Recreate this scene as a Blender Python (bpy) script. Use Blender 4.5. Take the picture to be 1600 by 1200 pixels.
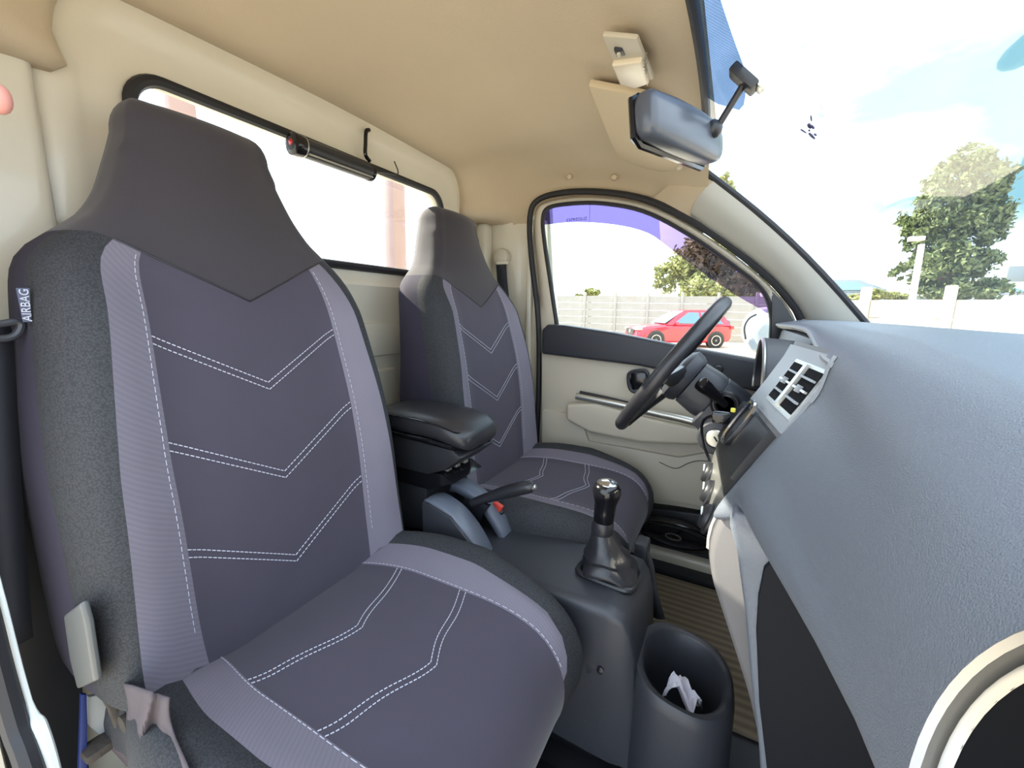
import bpy, bmesh, math, random
from mathutils import Vector, Matrix
random.seed(7)
R = math.radians
for o in list(bpy.data.objects): bpy.data.objects.remove(o)
scene = bpy.context.scene
C = scene.collection

# ------------------------------------------------------------------ camera
FOC = 650.0                                   # focal length in pixels of a 1600 px wide frame
CAM = Vector((0, 0, 1.0))
_y = Vector((350, -110, FOC)).normalized()    # vehicle's lateral axis as the lens sees it
_d = Vector((math.sin(R(1.05)), -math.cos(R(1.05)), 0))
_u = (_d + Vector((0, 0, -_d.dot(_y) / _y.z))).normalized()
_x = _y.cross(_u)
def cam2world(v): return Vector((_x.dot(v), _y.dot(v), _u.dot(v)))
def at(px, py, x=None, y=None, z=None):
    """pixel of the photograph -> point on the plane x=, y= or z= (metres)"""
    r = cam2world(Vector((px - 800, py - 600, FOC)))
    if x is not None: t = (x - CAM.x) / r.x
    elif y is not None: t = (y - CAM.y) / r.y
    else: t = (z - CAM.z) / r.z
    return CAM + r * t
cd = bpy.data.cameras.new('camera'); cam = bpy.data.objects.new('camera', cd); C.objects.link(cam)
cd.sensor_width = 36; cd.lens = 36 * FOC / 1600; cd.clip_start = 0.01; cd.clip_end = 500
rt, up, bk = cam2world(Vector((1, 0, 0))), cam2world(Vector((0, -1, 0))), cam2world(Vector((0, 0, -1)))
cam.matrix_world = Matrix(((rt.x, up.x, bk.x, CAM.x), (rt.y, up.y, bk.y, CAM.y), (rt.z, up.z, bk.z, CAM.z), (0, 0, 0, 1)))
scene.camera = cam

# ------------------------------------------------------------------ world, sun, exposure
scene.view_settings.view_transform = 'Standard'; scene.view_settings.look = 'None'
scene.view_settings.gamma = 1; scene.view_settings.use_curve_mapping = False
scene.view_settings.exposure = 1.05
w = bpy.data.worlds.new('sky'); scene.world = w; w.use_nodes = True
nt = w.node_tree; nt.nodes.clear()
tc = nt.nodes.new('ShaderNodeTexCoord'); mp = nt.nodes.new('ShaderNodeMapping')
mp.inputs['Scale'].default_value = (1.3, 1.3, 3.2); mp.inputs['Location'].default_value = (0.35, 0.2, 0.1)
no = nt.nodes.new('ShaderNodeTexNoise'); no.inputs['Scale'].default_value = 1.6; no.inputs['Detail'].default_value = 6; no.inputs['Roughness'].default_value = 0.5
cr = nt.nodes.new('ShaderNodeValToRGB')
cr.color_ramp.elements[0].position = 0.06; cr.color_ramp.elements[0].color = (0.15, 0.31, 0.37, 1)
cr.color_ramp.elements[1].position = 0.36; cr.color_ramp.elements[1].color = (1.10, 1.28, 1.50, 1)
bg = nt.nodes.new('ShaderNodeBackground'); bg.inputs['Strength'].default_value = 1.35
wo = nt.nodes.new('ShaderNodeOutputWorld')
nt.links.new(tc.outputs['Generated'], mp.inputs['Vector']); nt.links.new(mp.outputs['Vector'], no.inputs['Vector'])
gap = nt.nodes.new('ShaderNodeVectorMath'); gap.operation = 'DOT_PRODUCT'; gap.inputs[1].default_value = tuple(cam2world(Vector((1480 - 800, 0 - 600, FOC))).normalized())
nt.links.new(tc.outputs['Generated'], gap.inputs[0])
gm = nt.nodes.new('ShaderNodeMapRange'); gm.inputs['From Min'].default_value = 0.84; gm.inputs['From Max'].default_value = 1.0; gm.inputs['To Max'].default_value = 0.42; nt.links.new(gap.outputs['Value'], gm.inputs['Value'])
sb_ = nt.nodes.new('ShaderNodeMath'); sb_.operation = 'SUBTRACT'; nt.links.new(no.outputs['Fac'], sb_.inputs[0]); nt.links.new(gm.outputs[0], sb_.inputs[1])   # a clear gap in the cloud
nt.links.new(sb_.outputs[0], cr.inputs['Fac']); nt.links.new(cr.outputs['Color'], bg.inputs['Color']); nt.links.new(bg.outputs[0], wo.inputs[0])
SUN_AZ, SUN_EL = 4.0, 33.0
sl = bpy.data.lights.new('sun', 'SUN'); sl.energy = 9.0; sl.angle = R(0.6); sl.color = (1.0, 0.90, 0.76)
sun = bpy.data.objects.new('sun', sl); C.objects.link(sun)
sdir = Vector((-math.cos(R(SUN_EL)) * math.cos(R(SUN_AZ)), -math.cos(R(SUN_EL)) * math.sin(R(SUN_AZ)), math.sin(R(SUN_EL))))
sun.rotation_euler = sdir.to_track_quat('Z', 'Y').to_euler(); sun.location = sdir * 30

# ------------------------------------------------------------------ materials
def lin(c): return tuple(((v / 255) / 12.92 if v / 255 <= 0.04045 else ((v / 255 + 0.055) / 1.055) ** 2.4) for v in c) + (1,)
def mat(name, rgb, rough=0.6, metal=0, bump=None, var=None, spec=0.5, coat=0, weave=None, sheen=0):
    """bump=(scale,strength,distance) noise relief; var=(scale,amount) colour mottling; weave=(scale,amount,angle) woven fabric"""
    m = bpy.data.materials.new(name); m.use_nodes = True; n = m.node_tree.nodes; L = m.node_tree.links
    b = n['Principled BSDF']; b.inputs['Roughness'].default_value = rough; b.inputs['Metallic'].default_value = metal
    b.inputs['Specular IOR Level'].default_value = spec; b.inputs['Coat Weight'].default_value = coat
    if sheen: b.inputs['Sheen Weight'].default_value = sheen
    base = lin(rgb); b.inputs['Base Color'].default_value = base
    t = n.new('ShaderNodeTexCoord'); col = None; hs = []
    if var:
        nz = n.new('ShaderNodeTexNoise'); nz.inputs['Scale'].default_value = var[0]; nz.inputs['Detail'].default_value = 5
        L.new(t.outputs['Object'], nz.inputs['Vector'])
        mx = n.new('ShaderNodeMix'); mx.data_type = 'RGBA'
        mx.inputs['A'].default_value = tuple(v * (1 - var[1]) for v in base[:3]) + (1,); mx.inputs['B'].default_value = tuple(min(1, v * (1 + var[1])) for v in base[:3]) + (1,)
        L.new(nz.outputs['Fac'], mx.inputs['Factor']); col = mx.outputs['Result']
    if weave and len(weave) == 2:
        vo = n.new('ShaderNodeTexVoronoi'); vo.inputs['Scale'].default_value = weave[0]; L.new(t.outputs['Object'], vo.inputs['Vector'])
        mr = n.new('ShaderNodeMapRange'); mr.inputs['From Max'].default_value = 0.75; L.new(vo.outputs['Distance'], mr.inputs['Value'])
        mx = n.new('ShaderNodeMix'); mx.data_type = 'RGBA'; mx.inputs['A'].default_value = tuple(min(1, v * (1 + weave[1])) for v in base[:3]) + (1,); mx.inputs['B'].default_value = tuple(v * (1 - weave[1]) for v in base[:3]) + (1,)
        L.new(mr.outputs[0], mx.inputs['Factor']); col = mx.outputs['Result']; hs.append((mr.outputs[0], -0.4 if False else 0.4, 0.0006))
    elif weave:
        mp = n.new('ShaderNodeMapping'); L.new(t.outputs['Object'], mp.inputs['Vector'])
        w1 = n.new('ShaderNodeTexWave'); w1.bands_direction = 'DIAGONAL' if weave[2] else 'Z'; w1.inputs['Scale'].default_value = weave[0]; w1.inputs['Distortion'].default_value = 0.4
        w2 = n.new('ShaderNodeTexWave'); w2.bands_direction = 'Y'; w2.inputs['Scale'].default_value = weave[0] * (0.25 if weave[2] else 1)
        L.new(mp.outputs[0], w1.inputs['Vector']); L.new(mp.outputs[0], w2.inputs['Vector'])
        mm = n.new('ShaderNodeMath'); mm.operation = 'ADD'; L.new(w1.outputs['Fac'], mm.inputs[0])
        if weave[2] == 0: L.new(w2.outputs['Fac'], mm.inputs[1])
        else: mm.inputs[1].default_value = 0.5
        mh = n.new('ShaderNodeMath'); mh.operation = 'MULTIPLY'; mh.inputs[1].default_value = 0.5; L.new(mm.outputs[0], mh.inputs[0])
        mx = n.new('ShaderNodeMix'); mx.data_type = 'RGBA'; mx.inputs['A'].default_value = tuple(v * (1 - weave[1]) for v in base[:3]) + (1,)
        if col: 
            L.new(col, mx.inputs['B'])
        else: mx.inputs['B'].default_value = tuple(min(1, v * (1 + weave[1])) for v in base[:3]) + (1,)
        L.new(mh.outputs[0], mx.inputs['Factor']); col = mx.outputs['Result']; hs.append((mh.outputs[0], 0.35, 0.0006))
    if col: L.new(col, b.inputs['Base Color'])
    if bump:
        nb = n.new('ShaderNodeTexNoise'); nb.inputs['Scale'].default_value = bump[0]; nb.inputs['Detail'].default_value = 3
        L.new(t.outputs['Object'], nb.inputs['Vector']); hs.append((nb.outputs['Fac'], bump[1], bump[2] if len(bump) > 2 else 0.001))
    prev = None
    for h, s, dd in hs:
        bp = n.new('ShaderNodeBump'); bp.inputs['Strength'].default_value = s; bp.inputs['Distance'].default_value = dd
        L.new(h, bp.inputs['Height'])
        if prev: L.new(prev, bp.inputs['Normal'])
        prev = bp.outputs['Normal']
    if prev: L.new(prev, b.inputs['Normal'])
    return m
def glass(name, tint, refl=0.5, ior=1.45, alpha=1.0, stripes=0):
    m = bpy.data.materials.new(name); m.use_nodes = True; n = m.node_tree.nodes; L = m.node_tree.links; n.clear()
    out = n.new('ShaderNodeOutputMaterial'); tr = n.new('ShaderNodeBsdfTransparent'); tr.inputs[0].default_value = tint + (1,)
    gl = n.new('ShaderNodeBsdfGlossy'); gl.inputs['Roughness'].default_value = 0.02
    fr = n.new('ShaderNodeFresnel'); fr.inputs[0].default_value = ior
    mu = n.new('ShaderNodeMath'); mu.operation = 'MULTIPLY'; mu.inputs[1].default_value = refl; L.new(fr.outputs[0], mu.inputs[0])
    mx = n.new('ShaderNodeMixShader'); L.new(mu.outputs[0], mx.inputs[0]); L.new(tr.outputs[0], mx.inputs[1]); L.new(gl.outputs[0], mx.inputs[2])
    if stripes:
        t = n.new('ShaderNodeTexCoord'); wv = n.new('ShaderNodeTexWave'); wv.bands_direction = 'Y'; wv.inputs['Scale'].default_value = stripes
        L.new(t.outputs['Object'], wv.inputs['Vector']); cr = n.new('ShaderNodeValToRGB')
        cr.color_ramp.elements[0].color = tuple(v * 0.72 for v in tint) + (1,); cr.color_ramp.elements[1].color = tint + (1,)
        L.new(wv.outputs['Fac'], cr.inputs[0]); L.new(cr.outputs[0], tr.inputs[0])
    L.new(mx.outputs[0], out.inputs[0]); return m
M = {}
M['seat'] = mat('seat_cloth', (61, 56, 69), 0.85, bump=(900, 0.25, 0.0005), var=(9, 0.16), sheen=0.15)
M['head'] = mat('headrest_cloth', (51, 47, 52), 0.85, bump=(900, 0.2, 0.0005), var=(7, 0.12), sheen=0.15)
M['stripe'] = mat('twill_cloth', (117, 112, 124), 0.8, weave=(95, 0.22, 40), var=(14, 0.12))
M['mesh'] = mat('mesh_cloth', (47, 49, 53), 0.8, weave=(420, 0.45))
M['cloth_back'] = mat('backing_cloth', (46, 42, 58), 0.9, bump=(400, 0.3, 0.0008))
M['skirt'] = mat('skirt_cloth', (66, 57, 63), 0.9, bump=(14, 0.5, 0.006), var=(9, 0.15))
M['thread'] = mat('thread', (186, 186, 198), 0.7)
M['loose'] = mat('lining_cloth', (78, 71, 76), 0.9, bump=(60, 0.3, 0.003), var=(20, 0.2))
M['liner'] = mat('headliner_felt', (196, 180, 154), 0.95, bump=(350, 0.35, 0.0012), var=(5, 0.07))
M['cream'] = mat('cream_paint', (214, 208, 190), 0.35, coat=0.4, var=(3, 0.03), bump=(160, 0.08, 0.001))
M['pillar'] = mat('pillar_plastic', (178, 176, 166), 0.5, bump=(500, 0.15, 0.0005))
M['beige'] = mat('door_plastic', (196, 188, 170), 0.5, bump=(420, 0.2, 0.0006), var=(4, 0.04))
M['dash'] = mat('dash_plastic', (104, 110, 119), 0.40, bump=(900, 0.75, 0.0010), var=(6, 0.05), spec=0.55)
M['dashlow'] = mat('console_plastic', (48, 50, 56), 0.45, bump=(500, 0.3, 0.0008), spec=0.5)
M['stack'] = mat('stack_plastic', (112, 110, 110), 0.45, bump=(600, 0.2, 0.0006))
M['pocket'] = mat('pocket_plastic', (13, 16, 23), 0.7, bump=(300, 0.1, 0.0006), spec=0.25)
M['lever'] = mat('lever_plastic', (94, 96, 95), 0.45)
M['slot'] = mat('slot_plastic', (92, 98, 110), 0.4)
M['visor'] = mat('visor_vinyl', (205, 188, 158), 0.8, bump=(300, 0.2, 0.0008))
M['dark'] = mat('matte_black', (12, 12, 14), 0.85, spec=0.2)
M['grey'] = mat('grey_trim', (150, 154, 158), 0.4, bump=(600, 0.12, 0.0004))
M['black'] = mat('black_plastic', (34, 35, 38), 0.38, bump=(500, 0.12, 0.0005))
M['gloss'] = mat('gloss_black', (18, 18, 21), 0.15)
M['rubber'] = mat('black_rubber', (30, 30, 34), 0.6)
M['leather'] = mat('black_leather', (38, 38, 42), 0.36, bump=(260, 0.35, 0.0012))
M['chrome'] = mat('chrome', (205, 205, 205), 0.18, metal=1)
M['satin'] = mat('satin_silver', (190, 190, 184), 0.3, metal=0.85)
M['ring'] = mat('ring_metal', (160, 157, 150), 0.32, metal=0.8)
M['tag'] = mat('woven_tag', (78, 86, 106), 0.8)
M['mirror'] = mat('mirror_housing', (70, 74, 82), 0.28)
M['mirrorglass'] = mat('mirror_glass', (225, 230, 235), 0.03, metal=1)
M['lens'] = mat('lamp_lens', (226, 214, 190), 0.25)
M['red'] = mat('red_plastic', (214, 70, 52), 0.4)
M['redlens'] = mat('red_lens', (190, 40, 40), 0.25)
M['belt'] = mat('belt_webbing', (34, 36, 44), 0.75, bump=(500, 0.3, 0.0005))
M['carpet'] = mat('ribbed_carpet', (112, 100, 82), 0.95, weave=(13, 0.55, 0), bump=(400, 0.6, 0.003))
M['floor'] = mat('floor_vinyl', (36, 37, 42), 0.5, bump=(90, 0.2, 0.002))
M['metalblack'] = mat('black_metal', (30, 31, 36), 0.3, metal=0.4, bump=(40, 0.15, 0.002))
M['tissue'] = mat('tissue', (232, 230, 240), 0.9)
M['offwhite'] = mat('dull_white_paint', (150, 152, 150), 0.6)
M['white'] = mat('white_paint', (226, 232, 230), 0.35, coat=0.3)
M['blue'] = mat('blue_strip', (24, 40, 92), 0.5)
M['rust'] = mat('rusty_steel', (58, 52, 46), 0.7, var=(60, 0.5), bump=(120, 0.5, 0.003))
M['skin'] = mat('skin', (226, 160, 150), 0.5)
M['post'] = mat('primer_steel', (150, 128, 128), 0.6, var=(20, 0.12))
M['tar'] = mat('pale_tarmac', (196, 186, 168), 0.9, var=(0.6, 0.15), bump=(30, 0.3, 0.01))
M['concrete'] = mat('concrete', (196, 186, 168), 0.9, var=(2, 0.12), bump=(20, 0.3, 0.01))
M['greyconc'] = mat('grey_concrete', (150, 146, 138), 0.9, var=(2.5, 0.2), bump=(20, 0.3, 0.01))  # darker, more mottled grey than the other concrete
M['leaf'] = mat('leaves', (92, 104, 62), 0.7, var=(1.2, 0.35))
M['leafy'] = mat('olive_leaves', (140, 142, 84), 0.7, var=(1.4, 0.35))
M['bark'] = mat('bark', (110, 96, 82), 0.9, bump=(12, 0.5, 0.02))
M['carred'] = mat('red_car_paint', (196, 18, 44), 0.25, coat=0.8)
M['carsilver'] = mat('silver_car_paint', (170, 176, 180), 0.3, metal=0.3, coat=0.6)
M['cardark'] = mat('grey_car_paint', (104, 116, 120), 0.3, coat=0.6)
M['carglass'] = mat('car_window', (96, 128, 146), 0.08)
M['tyre'] = mat('tyre', (32, 32, 34), 0.8)
M['roof'] = mat('roof_sheet', (206, 198, 170), 0.6)
M['wallpaint'] = mat('building_wall', (220, 214, 196), 0.8)
M['glass'] = glass('clear_glass', (0.96, 0.98, 0.97), 0.22)
M['purple'] = glass('purple_film', (0.15, 0.115, 0.33), 0.1)
M['lilac'] = glass('lilac_film', (0.31, 0.21, 0.46), 0.1)
M['tint'] = glass('blue_tint', (0.24, 0.32, 0.46), 0.1, stripes=45)
M['ink'] = mat('ink', (60, 56, 84), 0.8)
M['amber'] = mat('yellow_plastic', (206, 196, 70), 0.5)

# ------------------------------------------------------------------ builders
OFF = {}
def thing(name, label, cat, base=(0, 0, 0), off=(0, 0, 0), group=None, kind=None):
    o = bpy.data.objects.new(name, None); C.objects.link(o); o.location = base; o.empty_display_size = 0.05
    OFF[o.name] = Vector(off) - Vector(base)
    if kind: o['kind'] = kind
    if label: o['label'] = label
    if cat: o['category'] = cat
    if group: o['group'] = group
    return o
def tag(o, label, cat=None, group=None, kind=None):
    o['label'] = label
    if cat: o['category'] = cat
    if group: o['group'] = group
    if kind: o['kind'] = kind
    return o
def link(name, me, parent):
    o = bpy.data.objects.new(name, me); C.objects.link(o)
    if parent is not None:
        o.parent = parent; o.location = OFF.get(parent.name, Vector((0, 0, 0)))
    return o
def mk(name, V, F, m, parent=None, smooth=True, angle=40):
    me = bpy.data.meshes.new(name); me.from_pydata([tuple(v) for v in V], [], F); me.validate()
    bm = bmesh.new(); bm.from_mesh(me); bmesh.ops.recalc_face_normals(bm, faces=bm.faces); bm.to_mesh(me); bm.free()
    me.materials.append(M[m] if isinstance(m, str) else m)
    if smooth:
        me.polygons.foreach_set('use_smooth', [True] * len(me.polygons)); me.set_sharp_from_angle(angle=R(angle))
    return link(name, me, parent)
def join(parts):
    V, F = [], []
    for v, f in parts:
        k = len(V); V += list(v); F += [tuple(i + k for i in q) for q in f]
    return V, F
def spl(P, n=8, closed=False):
    P = [Vector(p) for p in P]; out = []; N = len(P)
    for i in range(N if closed else N - 1):
        p0 = P[(i - 1) % N] if closed or i > 0 else P[0] * 2 - P[1]
        p1, p2 = P[i], P[(i + 1) % N]
        p3 = P[(i + 2) % N] if closed or i + 2 < N else P[-1] * 2 - P[-2]
        for k in range(n):
            t = k / n
            out.append(0.5 * ((2 * p1) + (p2 - p0) * t + (2 * p0 - 5 * p1 + 4 * p2 - p3) * t * t + (3 * p1 - p0 - 3 * p2 + p3) * t ** 3))
    if not closed: out.append(P[-1].copy())
    return out
def grid(rows, close_u=False, cap0=False, cap1=False):
    V = [v for r in rows for v in r]; n = len(rows[0]); F = []
    for i in range(len(rows) - 1):
        for j in range(n if close_u else n - 1):
            a, b = i * n + j, i * n + (j + 1) % n
            F.append((a, b, b + n, a + n))
    if cap0: F.append(tuple(range(n)))
    if cap1: F.append(tuple(range((len(rows) - 1) * n, len(rows) * n)))
    return V, F
def tube(P, r, n=10, closed=False, flat=1.0, upv=None, caps=True):
    P = [Vector(p) for p in P]; N = len(P); rows = []; prev = None
    for i, p in enumerate(P):
        a = P[(i - 1) % N] if closed or i > 0 else p; b = P[(i + 1) % N] if closed or i < N - 1 else p
        t = (b - a).normalized()
        ref = Vector(upv) if upv else (prev if prev is not None else (Vector((0, 0, 1)) if abs(t.z) < 0.9 else Vector((1, 0, 0))))
        u = (ref - t * ref.dot(t)).normalized(); prev = u; v = t.cross(u)
        rr = r[i] if isinstance(r, (list, tuple)) else r
        rows.append([p + (u * math.cos(2 * math.pi * k / n) + v * math.sin(2 * math.pi * k / n) * flat) * rr for k in range(n)])
    if closed:
        rows.append(rows[0]); return grid(rows, True)
    return grid(rows, True, caps, caps)
def rbox(c, s, bev=0.005, seg=2, rot=None, taper=None):
    bm = bmesh.new(); bmesh.ops.create_cube(bm, size=1)
    for v in bm.verts:
        k = 1.0
        if taper and v.co.z > 0: k = taper
        v.co = Vector((v.co.x * s[0] * k, v.co.y * s[1] * k, v.co.z * s[2]))
    if bev > 0: bmesh.ops.bevel(bm, geom=list(bm.edges), offset=min(bev, min(s) * 0.48), segments=seg, profile=0.6, affect='EDGES')
    if rot is not None: bmesh.ops.transform(bm, matrix=rot.to_4x4(), verts=bm.verts)
    bmesh.ops.translate(bm, vec=Vector(c), verts=bm.verts)
    bm.verts.index_update(); V = [v.co.copy() for v in bm.verts]; F = [tuple(v.index for v in f.verts) for f in bm.faces]; bm.free(); return V, F
def prism(P, d, bev=0.0, seg=2):
    """closed outline P (3-D, planar) pushed along vector d, edges rounded"""
    bm = bmesh.new(); f = bm.faces.new([bm.verts.new(Vector(p)) for p in P])
    r = bmesh.ops.extrude_face_region(bm, geom=[f]); vs = [g for g in r['geom'] if isinstance(g, bmesh.types.BMVert)]
    bmesh.ops.translate(bm, vec=Vector(d), verts=vs); bmesh.ops.recalc_face_normals(bm, faces=bm.faces)
    if bev > 0: bmesh.ops.bevel(bm, geom=[e for e in bm.edges if e.calc_face_angle(0) > 0.5], offset=bev, segments=seg, profile=0.6, affect='EDGES', clamp_overlap=True)
    bm.verts.index_update(); V = [v.co.copy() for v in bm.verts]; F = [tuple(v.index for v in q.verts) for q in bm.faces]; bm.free(); return V, F
def lathe(c, ax, prof, n=24, ref=(0, 0, 1), c0=True, c1=True):
    """prof = [(radius, height along axis)]"""
    ax = Vector(ax).normalized(); ref = Vector(ref)
    if abs(ax.dot(ref)) > 0.95: ref = Vector((1, 0, 0))
    u = (ref - ax * ref.dot(ax)).normalized(); v = ax.cross(u); c = Vector(c)
    rows = [[c + ax * h + (u * math.cos(2 * math.pi * k / n) + v * math.sin(2 * math.pi * k / n)) * max(r, 1e-5) for k in range(n)] for r, h in prof]
    return grid(rows, True, c0, c1)
def tab(T, x):
    if x <= T[0][0]: return T[0][1]
    for (a, b), (c, d) in zip(T, T[1:]):
        if x <= c: return b + (d - b) * (x - a) / (c - a)
    return T[-1][1]
def smo(T, x, h):                                  # table lookup, corners smoothed
    return sum(tab(T, x + h * k) for k in (-1, -0.5, 0, 0.5, 1)) / 5
def sstep(a, b, x):
    t = min(1, max(0, (x - a) / (b - a))); return t * t * (3 - 2 * t)
def pxs(L, **k): return [at(a, b, **k) for a, b in L]
def letters(text, name, size, mtx, m, parent, extr=0.0004):
    cu = bpy.data.curves.new(name, 'FONT'); cu.body = text; cu.size = size; cu.extrude = extr; cu.align_x = 'CENTER'; cu.align_y = 'CENTER'
    ob = bpy.data.objects.new('tmp', cu); C.objects.link(ob)
    me = bpy.data.meshes.new_from_object(ob); bpy.data.objects.remove(ob)
    me.transform(mtx); me.materials.clear(); me.materials.append(M[m]); return link(name, me, parent)

# ================================================================== THE SETTING: cab shell
XW = -0.92                                          # rear panel of the cab
YF = 1.47                                           # far (driver side) wall
# ---- rear wall: outer field with raised border round the window, window opening
def rrect(y0, y1, z0, z1, r, n=6):
    P = []
    for cy, cz, a0 in ((y1 - r, z1 - r, 0), (y0 + r, z1 - r, 90), (y0 + r, z0 + r, 180), (y1 - r, z0 + r, 270)):
        for k in range(n + 1):
            a = R(a0 + 90 * k / n); P.append((cy + r * math.cos(a), cz + r * math.sin(a)))
    return P
WIN = (0.372, 1.198, 1.108, 1.372)
def ringrow(rect, r, x): return [Vector((x, y, z)) for y, z in rrect(*rect, r)]
wall = thing('wall_rear', 'cream painted rear cab panel with wide window opening behind both seats', None, (XW, 0.8, 0.15), kind='structure')
def grow(rc, a, b=None, c=None): return (rc[0] - a, rc[1] + a, rc[2] - (c if c is not None else a), rc[3] + (b if b is not None else a))
rows = [ringrow(WIN, 0.05, XW - 0.03), ringrow(WIN, 0.05, XW - 0.012), ringrow(grow(WIN, 0.006), 0.052, XW - 0.002), ringrow(grow(WIN, 0.012), 0.055, XW),
        ringrow(grow(WIN, 0.055, 0.058, 0.03), 0.07, XW + 0.002), ringrow(grow(WIN, 0.066, 0.069, 0.036), 0.08, XW + 0.008), ringrow(grow(WIN, 0.09, 0.10, 0.05), 0.09, XW + 0.016), ringrow(grow(WIN, 0.105, 0.125, 0.06), 0.09, XW + 0.012),
        ringrow(grow(WIN, 0.16, 0.2, 0.09), 0.06, XW + 0.006), [Vector((XW, 0.8 + math.copysign(0.72, p.y - 0.8) if abs(p.y - 0.8) > 0.3 else p.y, 1.62 if p.z > 1.24 else 0.95)) for p in ringrow(grow(WIN, 0.16, 0.2, 0.09), 0.06, XW)]]
V, F = grid(rows, True); mk('upper_panel', V, F, 'cream', wall)
for z0, z1, dx in ((0.86, 0.955, 0.012), (0.15, 0.86, 0.0)):
    mk('lower_panel', *rbox((XW - 0.01 + dx, 0.8, (z0 + z1) / 2), (0.03, 1.42, z1 - z0), 0.006), 'cream', wall)
for i in range(4):
    mk('rib', *rbox((XW + 0.006, 0.30 + i * 0.30, 0.60), (0.018, 0.11, 0.44), 0.008, 3), 'cream', wall)
win = thing('window_1', 'wide rear cab window with black rubber seal above the passenger seat', None, (XW, 0.785, 1.11), kind='structure')
mk('seal', *tube([Vector((XW + 0.004, y, z)) for y, z in rrect(*grow(WIN, 0.002), 0.052, 8)], 0.0105, 8, True), 'rubber', win)
mk('pane', *rbox((XW - 0.022, 0.785, 1.24), (0.004, 0.84, 0.28), 0.0), 'glass', win)

# ---- headliner: lofted sections front to back
ARCH = [(-0.92, 1.325)] + [(p.x, p.z) for p in pxs([(822, 352), (836, 330), (846, 316), (880, 308), (940, 307), (1010, 319), (1080, 352), (1150, 399), (1205, 445)], y=1.46)]
def arch(x): return smo(ARCH, x, 0.012)             # lower edge of the headliner along the doors
def crown(x): return smo([(-0.92, 1.466), (-0.895, 1.467), (-0.865, 1.472), (-0.83, 1.482), (-0.79, 1.505), (-0.74, 1.518), (-0.6, 1.518), (-0.4, 1.495), (-0.2, 1.432), (-0.13, 1.405), (-0.09, 1.383)], x, 0.03)
rows = []
for x in [-0.925, -0.91, -0.893, -0.885, -0.87, -0.85, -0.83, -0.78, -0.72, -0.66, -0.60, -0.54, -0.48, -0.42, -0.36, -0.30, -0.25, -0.2, -0.16, -0.125, -0.10, -0.085]:
    zt, zl = crown(x), arch(x); k = sstep(-0.893, -0.77, x); yc_ = 0.79 * (1 - k) + 0.765 * k
    half = [(0.73, zl), (0.725 - 0.0 * k, zl + (zt - zl) * 0.12)]
    side0 = [(0.514, zl), (0.510, zl + (zt - zl) * 0.35), (0.498, zl + (zt - zl) * 0.68), (0.47, zl + (zt - zl) * 0.93), (0.43, zt)]
    side1 = [(0.700, zl + (zt - zl) * 0.22), (0.675, zl + (zt - zl) * 0.5), (0.63, zl + (zt - zl) * 0.78), (0.56, zl + (zt - zl) * 0.95), (0.45, zt)]
    pts = [(0.705 + 0.0 * k, zl)] + [(a[0] * (1 - k) + b[0] * k, a[1] * (1 - k) + b[1] * k) for a, b in zip(side0, side1)] + [(0.3, zt + 0.004), (0.15, zt + 0.008), (0, zt + 0.01)]
    fw = sstep(-0.3, -0.085, x) * 0.08
    sec = [Vector((x - fw * 0.35 * (d / 0.7) ** 2, yc_ + d * (1 - fw * 0.2), z)) for d, z in pts] + [Vector((x - fw * 0.35 * (d / 0.7) ** 2, yc_ - d, z)) for d, z in reversed(pts[:-1])]
    rows.append(spl(sec, 3))
ceil = thing('ceiling', 'beige felt headliner over the whole cab', None, (-0.5, 0.76, 1.5), kind='structure')
V, F = grid(rows); mk('headliner', V, F, 'liner', ceil, angle=80)
for px, py in ((543, 130), (890, 276), (960, 277)):
    p = at(px, py, y=1.425) if px > 700 else at(px, py, x=-0.885)
    ax = (0, -1, -0.3) if px > 700 else (1, 0, -0.5)
    mk('clip', *lathe(p, ax, [(0.009, -0.004), (0.009, 0.003), (0.0075, 0.005), (0.003, 0.0055)], 14), 'liner', ceil)
mk('outer_roof', *grid([[Vector((x, y, tab([(-1, 1.60), (-0.4, 1.60), (-0.1, 1.47)], x))) for y in (-0.0, 0.4, 1.1, 1.55)] for x in (-0.96, -0.6, -0.4, -0.2, -0.09)]), 'white', ceil)

# ---- far side wall behind the driver door (B pillar)
wr = thing('wall_right', 'cream painted pillar panel between rear window and driver door', None, (-0.8, YF, 0.15), kind='structure')
P = [(-0.93, 0.15), (-0.60, 0.15), (-0.605, 0.5), (-0.625, 0.95), (-0.655, 1.25), (-0.66, 1.33), (-0.93, 1.33)]
mk('pillar_panel', *prism([(x, YF, z) for x, z in P], (0, 0.05, 0), 0.004), 'cream', wr)
mk('corner_post', *rbox((-0.895, 1.445, 0.74), (0.05, 0.06, 1.17), 0.022, 4), 'cream', wr)
mk('inner_rib', *rbox((-0.70, 1.462, 0.92), (0.022, 0.028, 0.78), 0.009, 3), 'cream', wr)
mk('outer_skin', *prism([(x, YF + 0.05, z) for x, z in ((-0.96, -0.1), (0.5, -0.1), (0.5, 0.70), (-0.6, 0.80), (-0.66, 1.42), (-0.96, 1.6))], (0, 0.03, 0), 0), 'white', wr)
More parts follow.
